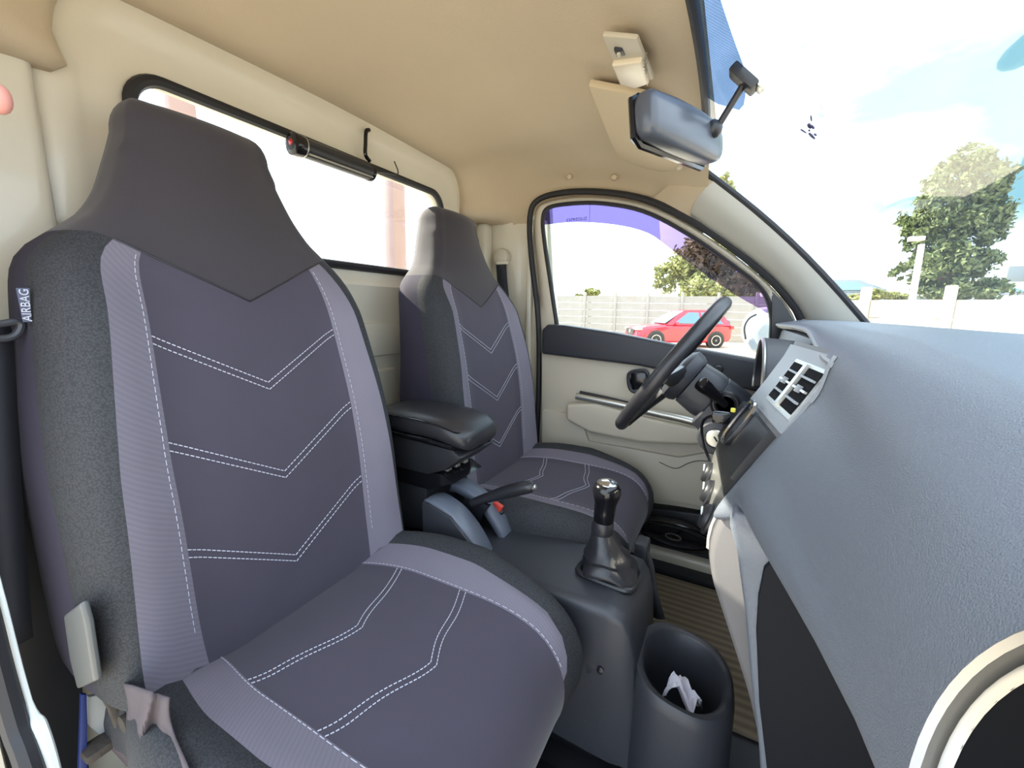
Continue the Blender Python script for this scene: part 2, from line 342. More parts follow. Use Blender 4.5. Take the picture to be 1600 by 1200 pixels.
# ---- near side wall beside the passenger seat
wl = thing('wall_left', 'cream and black pillar beside the passenger seat at the door opening', None, (-0.8, 0.06, 0.15), kind='structure')
mk('pillar_panel', *prism([(x, 0.03, z) for x, z in ((-0.93, 0.1), (-0.68, 0.1), (-0.69, 0.9), (-0.72, 1.36), (-0.93, 1.45))], (0, 0.05, 0), 0.01), 'cream', wl)
mk('lower_trim', *prism(pxs([(-60, 640), (20, 520), (70, 760), (118, 1000), (138, 1240), (-60, 1240)], x=-0.84), (0.02, 0.0, 0), 0.008), 'black', wl)
mk('corner_post', *rbox((-0.905, 0.19, 0.76), (0.04, 0.13, 1.2), 0.018, 4), 'cream', wl)
# ---- cab floor
fl = thing('floor', 'dark vinyl cab floor with centre tunnel', None, (0, 0.75, 0.13), kind='structure')
mk('floor_pan', *rbox((-0.25, 0.78, 0.125), (1.40, 1.40, 0.05), 0.004), 'floor', fl)
mk('seat_plinth', *rbox((-0.56, 1.06, 0.235), (0.62, 0.44, 0.17), 0.02), 'floor', fl)
mk('seat_plinth', *rbox((-0.56, 0.42, 0.235), (0.62, 0.36, 0.17), 0.02), 'metalblack', fl)
mk('tunnel', *rbox((-0.50, 0.74, 0.24), (0.72, 0.16, 0.2), 0.03, 3), 'floor', fl)
mk('firewall', *rbox((0.50, 0.78, 0.50), (0.03, 1.40, 0.80), 0.0), 'floor', fl)
mk('door_sill', *rbox((-0.05, 1.405, 0.178), (1.1, 0.055, 0.05), 0.015, 3), 'cream', fl)
mk('sill_step', *rbox((-0.05, 1.352, 0.160), (1.1, 0.05, 0.03), 0.01, 2), 'rubber', fl)

# ---- windscreen
def ws(y, v, lift=0.0):
    q = (y - 0.765) / 0.64
    tx, tz = -0.085 - 0.04 * q * q, 1.392 + 0.008 * q * q
    bx, bz = 0.385 - 0.085 * q * q, 0.955 + 0.012 * (q > 0) * q
    b = 0.018 * math.sin(math.pi * v)
    return Vector((tx + (bx - tx) * v + 0.7 * b + 0.7 * lift, y, tz + (bz - tz) * v + 0.7 * b + 0.7 * lift))
w3 = thing('window_2', 'large sloping windscreen in front of the dashboard', None, (0.38, 0.76, 0.95), kind='structure')
ys = [0.08 + 1.30 * i / 20 for i in range(21)]
mk('pane', *grid([[ws(y, v) for y in ys] for v in [i / 10 for i in range(11)]]), 'glass', w3, angle=180)
mk('top_seal', *tube([ws(y, -0.005) for y in ys], 0.013, 8, flat=0.6), 'rubber', w3)
mk('side_seal', *tube([ws(1.375, v) for v in [i / 10 for i in range(11)]], 0.009, 8), 'rubber', w3)
def wsray(px, py, dx=0.0):
    """where the line of sight through a pixel meets the windscreen"""
    r = at(px, py, y=1.0) - CAM; lo, hi = 0.05, 3
    f = lambda t: (lambda p: (p.x - 0.0) - ws(p.y, min(1.1, max(-0.1, (1.392 - p.z) / 0.437))).x)(CAM + r * t)
    a, b = 0.2, 1.6
    for _ in range(50):
        m = (a + b) / 2
        if f(a) * f(m) <= 0: b = m
        else: a = m
    return CAM + r * ((a + b) / 2)
rows = []
for i in range(7):
    rows.append([])
    for j in range(19):
        y = 0.36 + 0.545 * j / 18; v1 = smo([(0.36, 0.02), (0.5, 0.05), (0.61, 0.075), (0.675, 0.10), (0.735, 0.128), (0.80, 0.132), (0.86, 0.127), (0.885, 0.11), (0.905, 0.03)], y, 0.012)
        rows[-1].append(ws(y, v1 * i / 6, -0.003))
mk('sunshade_strip', *grid(rows), 'tint', w3, angle=180)
# remains of a sticker: small ink marks on the glass
def inkmark(a, b, r):
    p, q = wsray(*a), wsray(*b); return tube([p, (p + q) / 2, q], [r, r * 1.3, r * 0.8], 6)
mk('sticker_residue', *join([inkmark((1263, 194), (1267, 200), 0.0018), inkmark((1267, 196), (1272, 201), 0.0014), inkmark((1251, 202), (1260, 208), 0.0008),
    inkmark((1264, 208), (1273, 217), 0.0014), inkmark((1272, 209), (1276, 212), 0.001), inkmark((1267, 181), (1268, 189), 0.0008), inkmark((1264, 203), (1265, 205), 0.001)]), 'ink', w3)
mk('wiper_blade', *tube([(0.405, 0.84, 0.937), (0.40, 0.70, 0.942), (0.39, 0.5, 0.943), (0.37, 0.3, 0.94)], 0.007, 6, flat=0.7), 'rubber', w3)
# ---- A pillar trim on the driver side
tp = thing('trim_1', 'pale grey windscreen pillar trim above the driver door', None, (0.3, 1.4, 0.97), kind='structure')
ins = spl([ws(1.37, v, -0.008) for v in (0.07, 0.3, 0.55, 0.8, 1.04)], 5)
out = spl([at(1078, 338, y=1.437), at(1150, 388, y=1.437), at(1205, 432, y=1.44), at(1245, 478, y=1.44), at(1268, 520, y=1.44)], 5)
rows = []
for a, b in zip(ins, out):
    mid = (a + b) / 2 + Vector((-0.010, -0.016, 0.0)); rows.append([a + Vector((0.01, 0.03, 0)), a, a * 0.75 + b * 0.25 + Vector((-0.007, -0.012, 0)), mid, a * 0.25 + b * 0.75 + Vector((-0.008, -0.010, 0)), b, b + Vector((0.0, 0.03, 0.0))])
V, F = grid(rows); mk('pillar_cover', V, F, 'pillar', tp, angle=70)
rows = []                                             # headliner return that meets the pillar cover
for k in range(7):
    t = k / 6; a = ws(1.372, -0.05 + 0.125 * t, -0.008) + Vector((0, 0.012 * (1 - t), 0.006 * (1 - t))); b = at(1012 + 68 * t, 316 + 23 * t + 4 * math.sin(3 * t), y=1.437 + 0.022 * (1 - t)); bu = Vector((-0.006, -0.010, 0)) * t
    rows.append([a, (a * 2 + b) / 3 + bu, (a + 2 * b) / 3 + bu, b])
mk('pillar_top', *grid(rows), 'liner', tp, angle=80)

# ---- driver door
d1 = thing('door_1', 'beige driver door with black waist rail and purple tinted window strip', None, (-0.25, 1.45, 0.2), kind='structure')
mk('body_seal', *tube(spl(pxs([(836, 760), (838, 700), (842, 600), (841, 500), (830, 400), (828, 340), (840, 313), (880, 301), (940, 300), (1010, 312), (1080, 345), (1150, 392), (1205, 438), (1240, 478), (1252, 500)], y=1.442), 5), 0.0105, 8), 'rubber', d1)
outer = spl(pxs([(846, 520), (842, 440), (836, 380), (836, 338), (846, 319), (884, 308), (940, 307), (1008, 319), (1076, 351), (1146, 398), (1200, 443), (1234, 483), (1250, 520)], y=1.452), 5)
inner = spl(pxs([(872, 520), (860, 440), (851, 380), (848, 344), (856, 325), (888, 318), (940, 317), (1005, 329), (1071, 362), (1138, 408), (1190, 450), (1206, 490), (1206, 530)], y=1.452), 5)
mk('window_frame', *grid([[b + Vector((0, 0.018, 0)) for b in inner], [b + Vector((0, -0.004, 0)) for b in inner], [(a + b) / 2 + Vector((0, -0.012, 0)) for a, b in zip(outer, inner)], [a + Vector((0, -0.002, 0)) for a in outer], [a + Vector((0, 0.03, 0)) for a in outer]]), 'beige', d1, angle=70)
mk('glass_seal', *tube(inner, 0.0085, 8), 'rubber', d1)
wp = [p + Vector((0, 0.012, 0)) for p in inner]
zb = at(1000, 560, y=1.464).z
pane = mk('window_pane', *prism([p for p in wp] + [at(1206, 600, y=1.464), at(872, 600, y=1.464)], (0, 0.004, 0)), 'glass', d1)
up_ = spl(pxs([(849, 322), (900, 316), (960, 317), (1005, 327), (1055, 352), (1108, 386), (1160, 424), (1192, 448), (1200, 462)], y=1.476), 4)
lo_ = spl(pxs([(851, 351), (900, 347), (960, 351), (1012, 364), (1052, 392), (1103, 430), (1155, 464), (1190, 484), (1200, 490)], y=1.476), 4)
h = 12
mk('purple_film', *grid([up_[:h + 3], lo_[:h + 3]]), 'purple', d1, angle=180)
mk('lilac_film', *grid([[p for p in up_[h + 2:]], [p for p in lo_[h + 2:]]]), 'lilac', d1, angle=180)
mk('film_seam', *tube([at(922, 318, y=1.475), at(921, 349, y=1.475)], 0.0006, 5), 'ink', d1)
tp0 = at(901, 343, y=1.474)
letters('EXPRESSUZ', 'film_lettering', 0.015, Matrix.Translation(tp0) @ Matrix.Rotation(R(90), 4, 'X'), 'ink', d1)
mk('mirror_corner', *prism(pxs([(1206, 455), (1222, 470), (1240, 500), (1252, 545), (1240, 590), (1206, 590)], y=1.44), (0, 0.012, 0), 0.003), 'black', d1)
# waist rail and card
mk('waist_rail', *prism(pxs([(846, 516), (854, 507), (880, 508), (960, 520), (1060, 540), (1180, 562), (1260, 575), (1260, 640), (1180, 612), (1080, 590), (1000, 572), (846, 553)], y=1.40), (0, 0.06, 0), 0.010, 3), 'dashlow', d1)
mk('door_card', *prism(pxs([(846, 550), (1000, 569), (1180, 610), (1260, 630), (1260, 860), (1110, 800), (990, 780), (900, 735), (846, 712)], y=1.425), (0, 0.04, 0), 0.005, 2), 'beige', d1)
mk('lower_card', *prism(pxs([(846, 640), (905, 648), (920, 690), (980, 700), (1060, 715), (1150, 700), (1230, 700), (1230, 840), (1110, 794), (1000, 776), (900, 732), (846, 708)], y=1.412), (0, 0.03, 0), 0.006, 2), 'beige', d1)
mk('arm_rest', *prism(pxs([(884, 632), (930, 630), (1000, 650), (1080, 668), (1150, 672), (1150, 690), (1080, 696), (1000, 692), (920, 676), (884, 656)], y=1.372), (0, 0.06, 0), 0.012, 3), 'beige', d1)
pull = mk('pull_handle', *tube(spl(pxs([(900, 619), (930, 625), (970, 633), (1020, 645), (1070, 656), (1110, 668)], y=1.375), 6), [0.012] * 31, 10, flat=0.55), 'satin', d1)
mk('pull_recess', *tube(spl(pxs([(906, 613), (940, 620), (990, 632)], y=1.40), 6), 0.006, 8), 'black', d1)
hs_ = mk('handle_bezel', *tube(spl(pxs([(985, 582), (1008, 580), (1014, 596), (1010, 611), (988, 611), (982, 596)], y=1.408), 6, True), 0.006, 8, True), 'dashlow', d1)
mk('release_handle', *prism(pxs([(986, 584), (1008, 582), (1012, 596), (1008, 609), (988, 609), (984, 596)], y=1.418), (0, 0.012, 0), 0.003), 'gloss', d1)
mk('window_knob', *lathe(at(1122, 577, y=1.39), (0, -1, 0), [(0.014, 0), (0.014, 0.012), (0.01, 0.017)], 16), 'black', d1)
mk('card_groove', *tube(spl(pxs([(1030, 722), (1055, 732), (1075, 724), (1092, 720), (1118, 722)], y=1.407), 6), 0.0012, 6), 'dashlow', d1)
mk('lower_pocket', *prism(pxs([(985, 790), (1110, 806), (1250, 870), (1250, 890), (1030, 868), (960, 846)], y=1.41), (0, 0.05, 0), 0.006), 'black', d1)
# ---- outside: ground
gr = mk('ground', [(-80, -60, -0.55), (80, -60, -0.55), (80, 120, -0.55), (-80, 120, -0.55)], [(0, 1, 2, 3)], 'tar'); tag(gr, 'pale sunlit tarmac of the car park outside', None, kind='structure')

# ================================================================== SEATS
XB = [(0.40, -0.592), (0.50, -0.602), (0.578, -0.612), (0.725, -0.622), (0.862, -0.643), (1.005, -0.685), (1.10, -0.710), (1.2, -0.737), (1.30, -0.757)]
HW = [(0.40, 0.235), (0.55, 0.247), (0.8, 0.245), (1.0, 0.229), (1.05, 0.221), (1.08, 0.200), (1.10, 0.172), (1.14, 0.139), (1.19, 0.119), (1.24, 0.102), (1.30, 0.087)]
TH = [(0.40, 0.19), (0.75, 0.19), (1.0, 0.145), (1.1, 0.132), (1.2, 0.122), (1.3, 0.105)]
FI = 0.60
def fo_(z): return tab([(0.5, 0.905), (1.08, 0.775)], z)
def b0(f, z):
    k = sstep(0.98, 1.12, z)
    return (1 - k) * 0.026 * sstep(0.50, 0.86, f) + k * (-0.03 * f * f)
def kz(zc): return 0.6 - 0.1 * sstep(0.8, 1.0, zc) if zc <= 1.005 else 0.5 * (1 - sstep(1.0, 1.2, zc))
def backpt(col, sg, zc, inset=0.0, rise=0.0):
    t, p = col; k = kz(zc); z = zc
    for _ in range(4):
        hw = smo(HW, z, 0.02); fo = fo_(z); T = tab(TH, z); dE = -0.05 if T > 0.12 else -0.035
        if t == 'c': f = p * FI; y, dx = f * hw, b0(f, z)
        elif t == 's': f = FI + p * (fo - FI); y, dx = f * hw, b0(f, z)
        elif t == 'r':
            a = R(p); d0 = b0(fo, z); y = fo * hw + (1 - fo) * hw * math.sin(a); dx = dE + (d0 - dE) * math.cos(a)
        elif t == 'w': y, dx = hw * (1.0 + 0.01 * math.sin(p * math.pi)), dE + p * (-T + 0.03 - dE)
        else: y, dx = hw * p, -T + (0.01 if p > 0.85 else 0)
        z = zc + k * min(y, 0.165)
    T = tab(TH, z)
    if inset: y *= 1 - 0.22 * inset; dx = -T / 2 + (dx + T / 2) * (1 - 0.8 * inset)
    return Vector((smo(XB, z, 0.03) + dx, sg * y + 0.005 * sstep(0.85, 1.0, z) + 0.007 * sstep(1.05, 1.12, z), z + rise))
HALF = [('c', g / 8) for g in range(9)] + [('s', h / 4) for h in range(1, 5)] + [('r', a) for a in (15, 30, 45, 60, 75, 90)] + [('w', 0.3), ('w', 0.6), ('w', 1.0), ('b', 0.92), ('b', 0.6), ('b', 0.3), ('b', 0.0)]
RING = [(c, 1) for c in HALF] + [(c, -1) for c in reversed(HALF[1:-1])]
def region_back(ca, cb, zc):
    t = cb[0] if cb[0] != 'c' else ca[0]
    if zc >= 1.005: return 'head'
    a, b = ca[0], cb[0]
    if 'b' in (a, b): return 'rear'
    if 'w' in (a, b): return 'rear'
    if 'r' in (a, b): return 'side'
    if 's' in (a, b): return 'stripe'
    return 'panel'
def build_seat(root):
    zcs = [0.42 + (1.005 - 0.42) * i / 34 for i in range(35)] + [1.005 + (1.243 - 1.005) * i / 20 for i in range(1, 21)]
    rows = [[backpt(c, s, z) for c, s in RING] for z in zcs]; lab = zcs[:]
    for a in (15, 30, 45, 60, 75, 90):
        rows.append([backpt(c, s, 1.243, 1 - math.cos(R(a)), 0.046 * math.sin(R(a))) for c, s in RING]); lab.append(1.3)
    n = len(RING); reg = {}
    for i in range(len(rows) - 1):
        for j in range(n):
            r = region_back(RING[j][0], RING[(j + 1) % n][0], lab[i] + 1e-6)
            key = r if r in ('head', 'rear', 'panel') else r + ('+' if (j < n / 2) else '-')
            reg.setdefault(key, []).append(((i, j), (i, (j + 1) % n), (i + 1, (j + 1) % n), (i + 1, j)))
    reg['head'].append(tuple((len(rows) - 1, j) for j in range(n)))
    names = {'head': ('headrest_cover', 'head'), 'rear': ('back_cover', 'cloth_back'), 'panel': ('back_panel', 'seat'), 'stripe': ('back_stripe', 'stripe'), 'side': ('back_bolster', 'mesh')}
    for key in ('head', 'rear', 'panel', 'stripe+', 'stripe-', 'side+', 'side-'):
        ids = {}; V = []; F = []
        for q in reg[key]:
            f = []
            for a in q:
                if a not in ids: ids[a] = len(V); V.append(rows[a[0]][a[1]])
                f.append(ids[a])
            F.append(tuple(f))
        nm, mt = names[key.rstrip('+-')]; mk(nm, V, F, mt, root, angle=75)
    # seam under the headrest cover
    mk('headrest_seam', *tube([backpt(('c', abs(u)) if abs(u) <= 1 else ('s', abs(u) - 1), 1 if u >= 0 else -1, 1.005) + Vector((0.0005, 0, 0)) for u in [i / 10 for i in range(-20, 21)]], 0.0013, 6), 'black', root)
    # ---- cushion
    path = spl([(-0.70, 0, 0.465), (-0.60, 0, 0.498), (-0.5, 0, 0.511), (-0.36, 0, 0.513), (-0.27, 0, 0.509), (-0.215, 0, 0.492), (-0.182, 0, 0.455), (-0.175, 0, 0.41), (-0.19, 0, 0.36), (-0.215, 0, 0.32)], 8)
    L = [0.0]
    for a, b in zip(path, path[1:]): L.append(L[-1] + (b - a).length)
    def pc(s):
        s = min(L[-1] - 1e-4, max(1e-4, s))
        for i in range(len(L) - 1):
            if s <= L[i + 1]:
                t = (s - L[i]) / (L[i + 1] - L[i]); p = path[i].lerp(path[i + 1], t); d = (path[i + 1] - path[i]).normalized(); return p, Vector((-d.z, 0, d.x))
    def cpt(col, sg, s, lift=0.0):
        t, p = col; e = sstep(0.40, 0.62, s); hw = 0.236 + 0.034 * sstep(0.1, 0.28, s) - 0.035 * sstep(0.40, 0.60, s)
        h_ = p if t == 's' else (0 if t == 'c' else 1); s = s - 0.075 * h_ * h_ * sstep(0.25, 0.54, s) * (1 - sstep(0.56, 0.75, s))
        fi, fo = 0.525, 0.735; B = 0.022 * (1 - 0.7 * e)
        if t == 'c': y, h = p * fi * hw, B * sstep(0.42, 0.80, p * fi)
        elif t == 's': f = fi + p * (fo - fi); y, h = f * hw, B * sstep(0.42, 0.80, f)
        elif t == 'r': a = R(p); y = fo * hw + (1 - fo) * hw * math.sin(a); h = -0.05 + (B + 0.05) * math.cos(a) + 0.022 * math.sin(2 * a) * (1 - 0.7 * e)
        else: y = hw * (1 - 0.13 * p); h = -0.05 - 0.11 * p * (1 - 0.6 * e)
        k = 0.34 * (1 - sstep(0.36, 0.5, s)); pos, nm = pc(s - k * min(y, 0.15))
        q = pos + nm * (h + lift)
        return Vector((q.x, sg * y, q.z))
    CH = [('c', g / 8) for g in range(9)] + [('s', h / 4) for h in range(1, 5)] + [('r', a) for a in (15, 30, 45, 60, 75, 90)] + [('w', 0.5), ('w', 1.0)]
    line = [(c, -1) for c in reversed(CH[1:])] + [(c, 1) for c in CH]
    ss = [L[-1] * i / 46 for i in range(47)]; rows = [[cpt(c, s_, s) for c, s_ in line] for s in ss]; reg = {}
    for i in range(46):
        for j in range(len(line) - 1):
            (a, sa), (b, sb) = line[j], line[j + 1]
            tt = (a[0], b[0])
            if 'w' in tt: r = 'skirt' + ('+' if sa > 0 else '-')
            elif 'r' in tt: r = 'side' + ('+' if sa > 0 else '-')
            elif 's' in tt:
                hmid = ((a[1] if a[0] == 's' else 0) + (b[1] if b[0] == 's' else 0)) / 2
                lim = 0.545
                r = ('stripe' if ss[i] < lim else 'side') + ('+' if sb > 0 and sa > 0 else '-')
            else: r = 'panel'
            reg.setdefault(r, []).append(((i, j), (i, j + 1), (i + 1, j + 1), (i + 1, j)))
    names = {'panel': ('cushion_panel', 'seat'), 'stripe': ('cushion_stripe', 'stripe'), 'side': ('cushion_bolster', 'mesh'), 'skirt': ('cushion_skirt', 'skirt')}
    for key in reg:
        ids = {}; V = []; F = []
        for q in reg[key]:
            f = []
            for a in q:
                if a not in ids: ids[a] = len(V); V.append(rows[a[0]][a[1]])
                f.append(ids[a])
            F.append(tuple(f))
        nm, mt = names[key.rstrip('+-')]; mk(nm, V, F, mt, root, angle=75)
    # ---- white double stitching
    def dashes(P, r=0.0008):
        out = []
        for a, b in zip(P[::3], P[2::3]): out.append(tube([a, b], r, 5))
        return join(out)
    wob = lambda u, k: 0.0
    for zc in (0.868, 0.724, 0.578):
        lines = []
        for dz in (0.0, 0.011):
            P = [backpt(('c', abs(u)), 1 if u >= 0 else -1, zc + dz) + Vector((0.0012, 0, 0)) for u in [i / 75 for i in range(-75, 76)]]
            lines.append(dashes(P))
        mk('stitching', *join(lines), 'thread', root)
    for s0, amp in ((0.235, 0.004), (0.375, 0.005)):
        lines = []
        for dz in (0.0, 0.010):
            P = [cpt(('c', abs(u)), 1 if u >= 0 else -1, s0 + dz + amp * math.sin(u * 7 + s0 * 40) * (1 - abs(u)), 0.0012) for u in [i / 75 for i in range(-75, 76)]]
            lines.append(dashes(P))
        mk('stitching', *join(lines), 'thread', root)
    for sg in (1, -1):
        P = [backpt(('s', 0.12), sg, 0.47 + 0.53 * i / 150) + Vector((0.0010, 0, 0)) for i in range(151)]
        mk('edge_stitching', *dashes(P, 0.00045), 'thread', root)
        P = [cpt(('s', 0.05), sg, 0.10 + 0.44 * i / 150, 0.0010) for i in range(151)]
        mk('edge_stitching', *dashes(P, 0.00055), 'thread', root)
    mk('seat_base', *rbox((-0.44, 0, 0.36), (0.44, 0.40, 0.10), 0.02), 'metalblack', root)
    return cpt
YN, YD = 0.395, 1.085
ps = thing('car_seat', 'passenger seat in dark cover with grey stripes, nearest, airbag tag on its edge', 'car seat', (-0.42, YN, 0.3), (0, YN, 0), 'front seats')
cpt = build_seat(ps)
ds = ps.copy(); C.objects.link(ds); ds.location = (-0.42, YD, 0.3); ds['label'] = 'driver seat in dark cover with grey stripes, behind the steering wheel'
for ch in [o for o in list(bpy.data.objects) if o.parent is ps]:
    c = ch.copy(); C.objects.link(c); c.parent = ds
OFF[ds.name] = Vector((0.42, 0, -0.3))
# details that only the passenger seat shows
tq = [p - Vector((0, YN, 0)) for p in pxs([(25, 450), (46, 450), (49, 503), (36, 503)], x=-0.715)]
tg = mk('airbag_tag', *prism(tq, (-0.0015, 0, 0)), 'tag', ps)
tX = ((tq[0] + tq[1]) / 2 - (tq[2] + tq[3]) / 2).normalized(); tZ = Vector((1, 0, 0)); tY = tZ.cross(tX)
tm = Matrix.Translation(sum(tq, Vector()) / 4 + Vector((0.0008, 0.0005, 0))) @ Matrix((tX, tY, tZ)).transposed().to_4x4()
letters('AIRBAG', 'tag_lettering', 0.0105, tm, 'thread', tg)
lv = [at(98, 962, y=0.138), at(124, 942, y=0.138), at(133, 975, y=0.138), at(147, 1066, y=0.138), at(120, 1078, y=0.138), at(108, 1030, y=0.138)]
mk('recliner_lever', *prism([p - Vector((0, YN, 0)) for p in lv], (0, 0.008, 0), 0.004, 3), 'lever', ps)
mk('recliner_pivot', *lathe((-0.615, -0.225, 0.49), (0, 1, 0), [(0.011, -0.012), (0.011, 0.01), (0.008, 0.014)], 14), 'rust', ps)
rows = []                                             # loose lining cloth hanging off the near side of the cover
for i in range(15):
    t = i / 14; rows.append([])
    for j in range(17):
        q = j / 16; px = 183 + 80 * q + t * (22 + 6 * q) + 6 * math.sin(t * 5 + q * 3); py = 1066 + 26 * q + t * (104 + 22 * q)
        rows[-1].append(at(px, py, y=0.158 + 0.006 * math.sin(q * 8 + t * 3.5) * (0.3 + t) + 0.0025 * math.sin(q * 17 + 1 + t * 6)) - Vector((0, YN, 0)))
o = mk('loose_lining', *grid(rows), 'loose', ps, angle=180); md = o.modifiers.new('s', 'SOLIDIFY'); md.thickness = 0.0015

# seat belts
sb = thing('seat_belt', 'black seat belt hanging from a cream anchor beside the driver window', 'seat belt', (-0.8, 1.45, 0.3))
mk('anchor_cover', *lathe(at(784, 402, y=1.455), (0, -1, 0.1), [(0.034, -0.012), (0.034, 0.0), (0.030, 0.010), (0.018, 0.016), (0.004, 0.018)], 20), 'beige', sb)
mk('belt_guide', *rbox(at(785, 411, y=1.436), (0.05, 0.01, 0.012), 0.004), 'cream', sb)
P = pxs([(783, 412), (786, 450), (792, 500), (798, 560), (806, 660)], y=1.435)
rows = [[p + Vector((-0.022, 0, 0.0)), p + Vector((0.022, 0, 0))] for p in spl(P, 4)]
o = mk('webbing', *grid(rows), 'belt', sb); md = o.modifiers.new('s', 'SOLIDIFY'); md.thickness = 0.0015
sb2 = thing('seat_belt', 'black seat belt with plastic guide at the left edge beside the passenger seat', 'seat belt', (-0.72, 0.12, 0.3))
P = [at(-8, 505, x=-0.76), at(6, 520, x=-0.76), at(14, 640, x=-0.76), at(24, 800, x=-0.76), at(40, 1000, x=-0.76)]
rows = [[p + Vector((0.006, -0.018, 0)), p + Vector((0, 0.006, 0))] for p in spl(P, 4)]
o = mk('webbing', *grid(rows), 'belt', sb2); md = o.modifiers.new('s', 'SOLIDIFY'); md.thickness = 0.0015
mk('belt_guide', *tube(spl(pxs([(-30, 527), (5, 529), (25, 523), (33, 508), (24, 503), (0, 506), (-30, 508)], x=-0.73), 5), 0.004, 8), 'dashlow', sb2)
bk_ = thing('belt_buckle', 'small black buckle with red button beside the driver seat', 'buckle', (-0.42, 0.825, 0.5))
p = at(775, 797, y=0.815)
mk('buckle_body', *rbox(p + Vector((-0.01, 0, -0.035)), (0.035, 0.018, 0.09), 0.006, 2, Matrix.Rotation(R(20), 3, 'Y')), 'black', bk_)
mk('release_button', *rbox(p + Vector((0.006, -0.002, 0.012)), (0.026, 0.014, 0.016), 0.004, 2, Matrix.Rotation(R(20), 3, 'Y')), 'red', bk_)

# ================================================================== CENTRE CONSOLE
con = thing('centre_console', 'dark grey centre console with cup holder between seats and dashboard', 'console', (-0.15, 0.74, 0.2))
def crows(stations, yc=None):
    """stations: (x, y0, y1, ztop, zbot, r) -> rounded-top sections"""
    rows = []
    for x, y0, y1, zt, zb, r in stations:
        P = [Vector((x, y0 - 0.012, zb)), Vector((x, y0 - 0.004, (zb + zt) / 2))]
        for k in range(6):
            a = R(90 * k / 5); P.append(Vector((x, y0 + r - r * math.cos(a), zt - r + r * math.sin(a))))
        for k in range(6):
            a = R(90 - 90 * k / 5); P.append(Vector((x, y1 - r + r * math.cos(a), zt - r + r * math.sin(a))))
        P += [Vector((x, y1 + 0.004, (zb + zt) / 2)), Vector((x, y1 + 0.012, zb))]
        rows.append(P)
    return rows
V, F = grid(crows([(-0.56, 0.655, 0.83, 0.47, 0.2, 0.02), (-0.30, 0.65, 0.845, 0.485, 0.2, 0.02), (-0.15, 0.645, 0.852, 0.492, 0.2, 0.02), (-0.122, 0.645, 0.852, 0.487, 0.2, 0.02), (-0.108, 0.648, 0.85, 0.470, 0.2, 0.02), (-0.098, 0.65, 0.848, 0.43, 0.2, 0.02), (-0.092, 0.65, 0.848, 0.36, 0.2, 0.02), (-0.085, 0.65, 0.848, 0.25, 0.2, 0.02)]), cap0=True, cap1=True)
mk('console_body', V, F, 'dashlow', con, angle=50)
# cup holder block: ring-shaped lofts with a real well
cx, cy, cz = -0.022, 0.725, 0.372
def oval(rx, ry, z, tilt=0.0, sq=2.6, n=40):
    P = []
    for k in range(n):
        a = 2 * math.pi * k / n; c, s = math.cos(a), math.sin(a); m = (abs(c) ** sq + abs(s) ** sq) ** (-1 / sq)
        P.append(Vector((cx + rx * c * m, cy + ry * s * m, z - tilt * rx * c * m)))
    return P
rows = [oval(0.092, 0.118, 0.14, 0), oval(0.088, 0.108, 0.27, 0), oval(0.086, 0.102, 0.352, 0.15), oval(0.083, 0.099, 0.366, 0.15), oval(0.079, 0.095, cz, 0.15), oval(0.072, 0.088, cz, 0.15, 2.4), oval(0.067, 0.083, cz - 0.006, 0.15, 2.3), oval(0.063, 0.079, cz - 0.05, 0.1, 2.2), oval(0.056, 0.070, 0.215, 0, 2)]
V, F = grid(rows, True, False, True); mk('cup_holder', V, F, 'dashlow', con, angle=50)
mk('screw', *lathe(at(938, 1047, y=0.64), (0, -1, 0.3), [(0.006, 0), (0.006, 0.003), (0.0035, 0.004)], 12), 'metalblack', con)
mk('side_tab', *rbox(at(935, 1047, y=0.648), (0.05, 0.012, 0.03), 0.006), 'dashlow', con)
bz = [at(898, 893, z=0.494), at(985, 927, z=0.494), at(1004, 893, z=0.494), at(930, 860, z=0.494)]
bzs = []
for i in range(4):
    a, b, c = bz[i - 1], bz[i], bz[(i + 1) % 4]
    bzs += [b.lerp(a, 0.2), b.lerp(a, 0.06).lerp(c, 0.06), b.lerp(c, 0.2)]
ctr = sum(bz, Vector()) / 4
mk('boot_surround', *tube(spl(bzs, 3, True), 0.006, 8, True), 'black', con)
# tissue in the cup holder
rows = []
for i in range(9):
    rows.append([])
    for j in range(15):
        u, v = j / 14, i / 8 - 0.5
        bx = at(1042 + 48 * u, 1072 + 22 * u - 12 * math.sin(u * 5), z=0.318)
        rows[-1].append(bx + Vector((0.012 * v * (1 + 0.5 * math.sin(7 * u)), 0.050 * v * (0.7 + 0.4 * math.sin(6 * u)), 0.012 * math.sin(8 * u + 5 * v) + 0.009 * math.sin(13 * v + 3 * u) + random.uniform(-0.004, 0.004))))
ti = mk('paper_tissue', *grid(rows), 'tissue', None, angle=35); md = ti.modifiers.new('s', 'SOLIDIFY'); md.thickness = 0.001
tag(ti, 'crumpled white paper tissue lying in the cup holder', 'tissue')

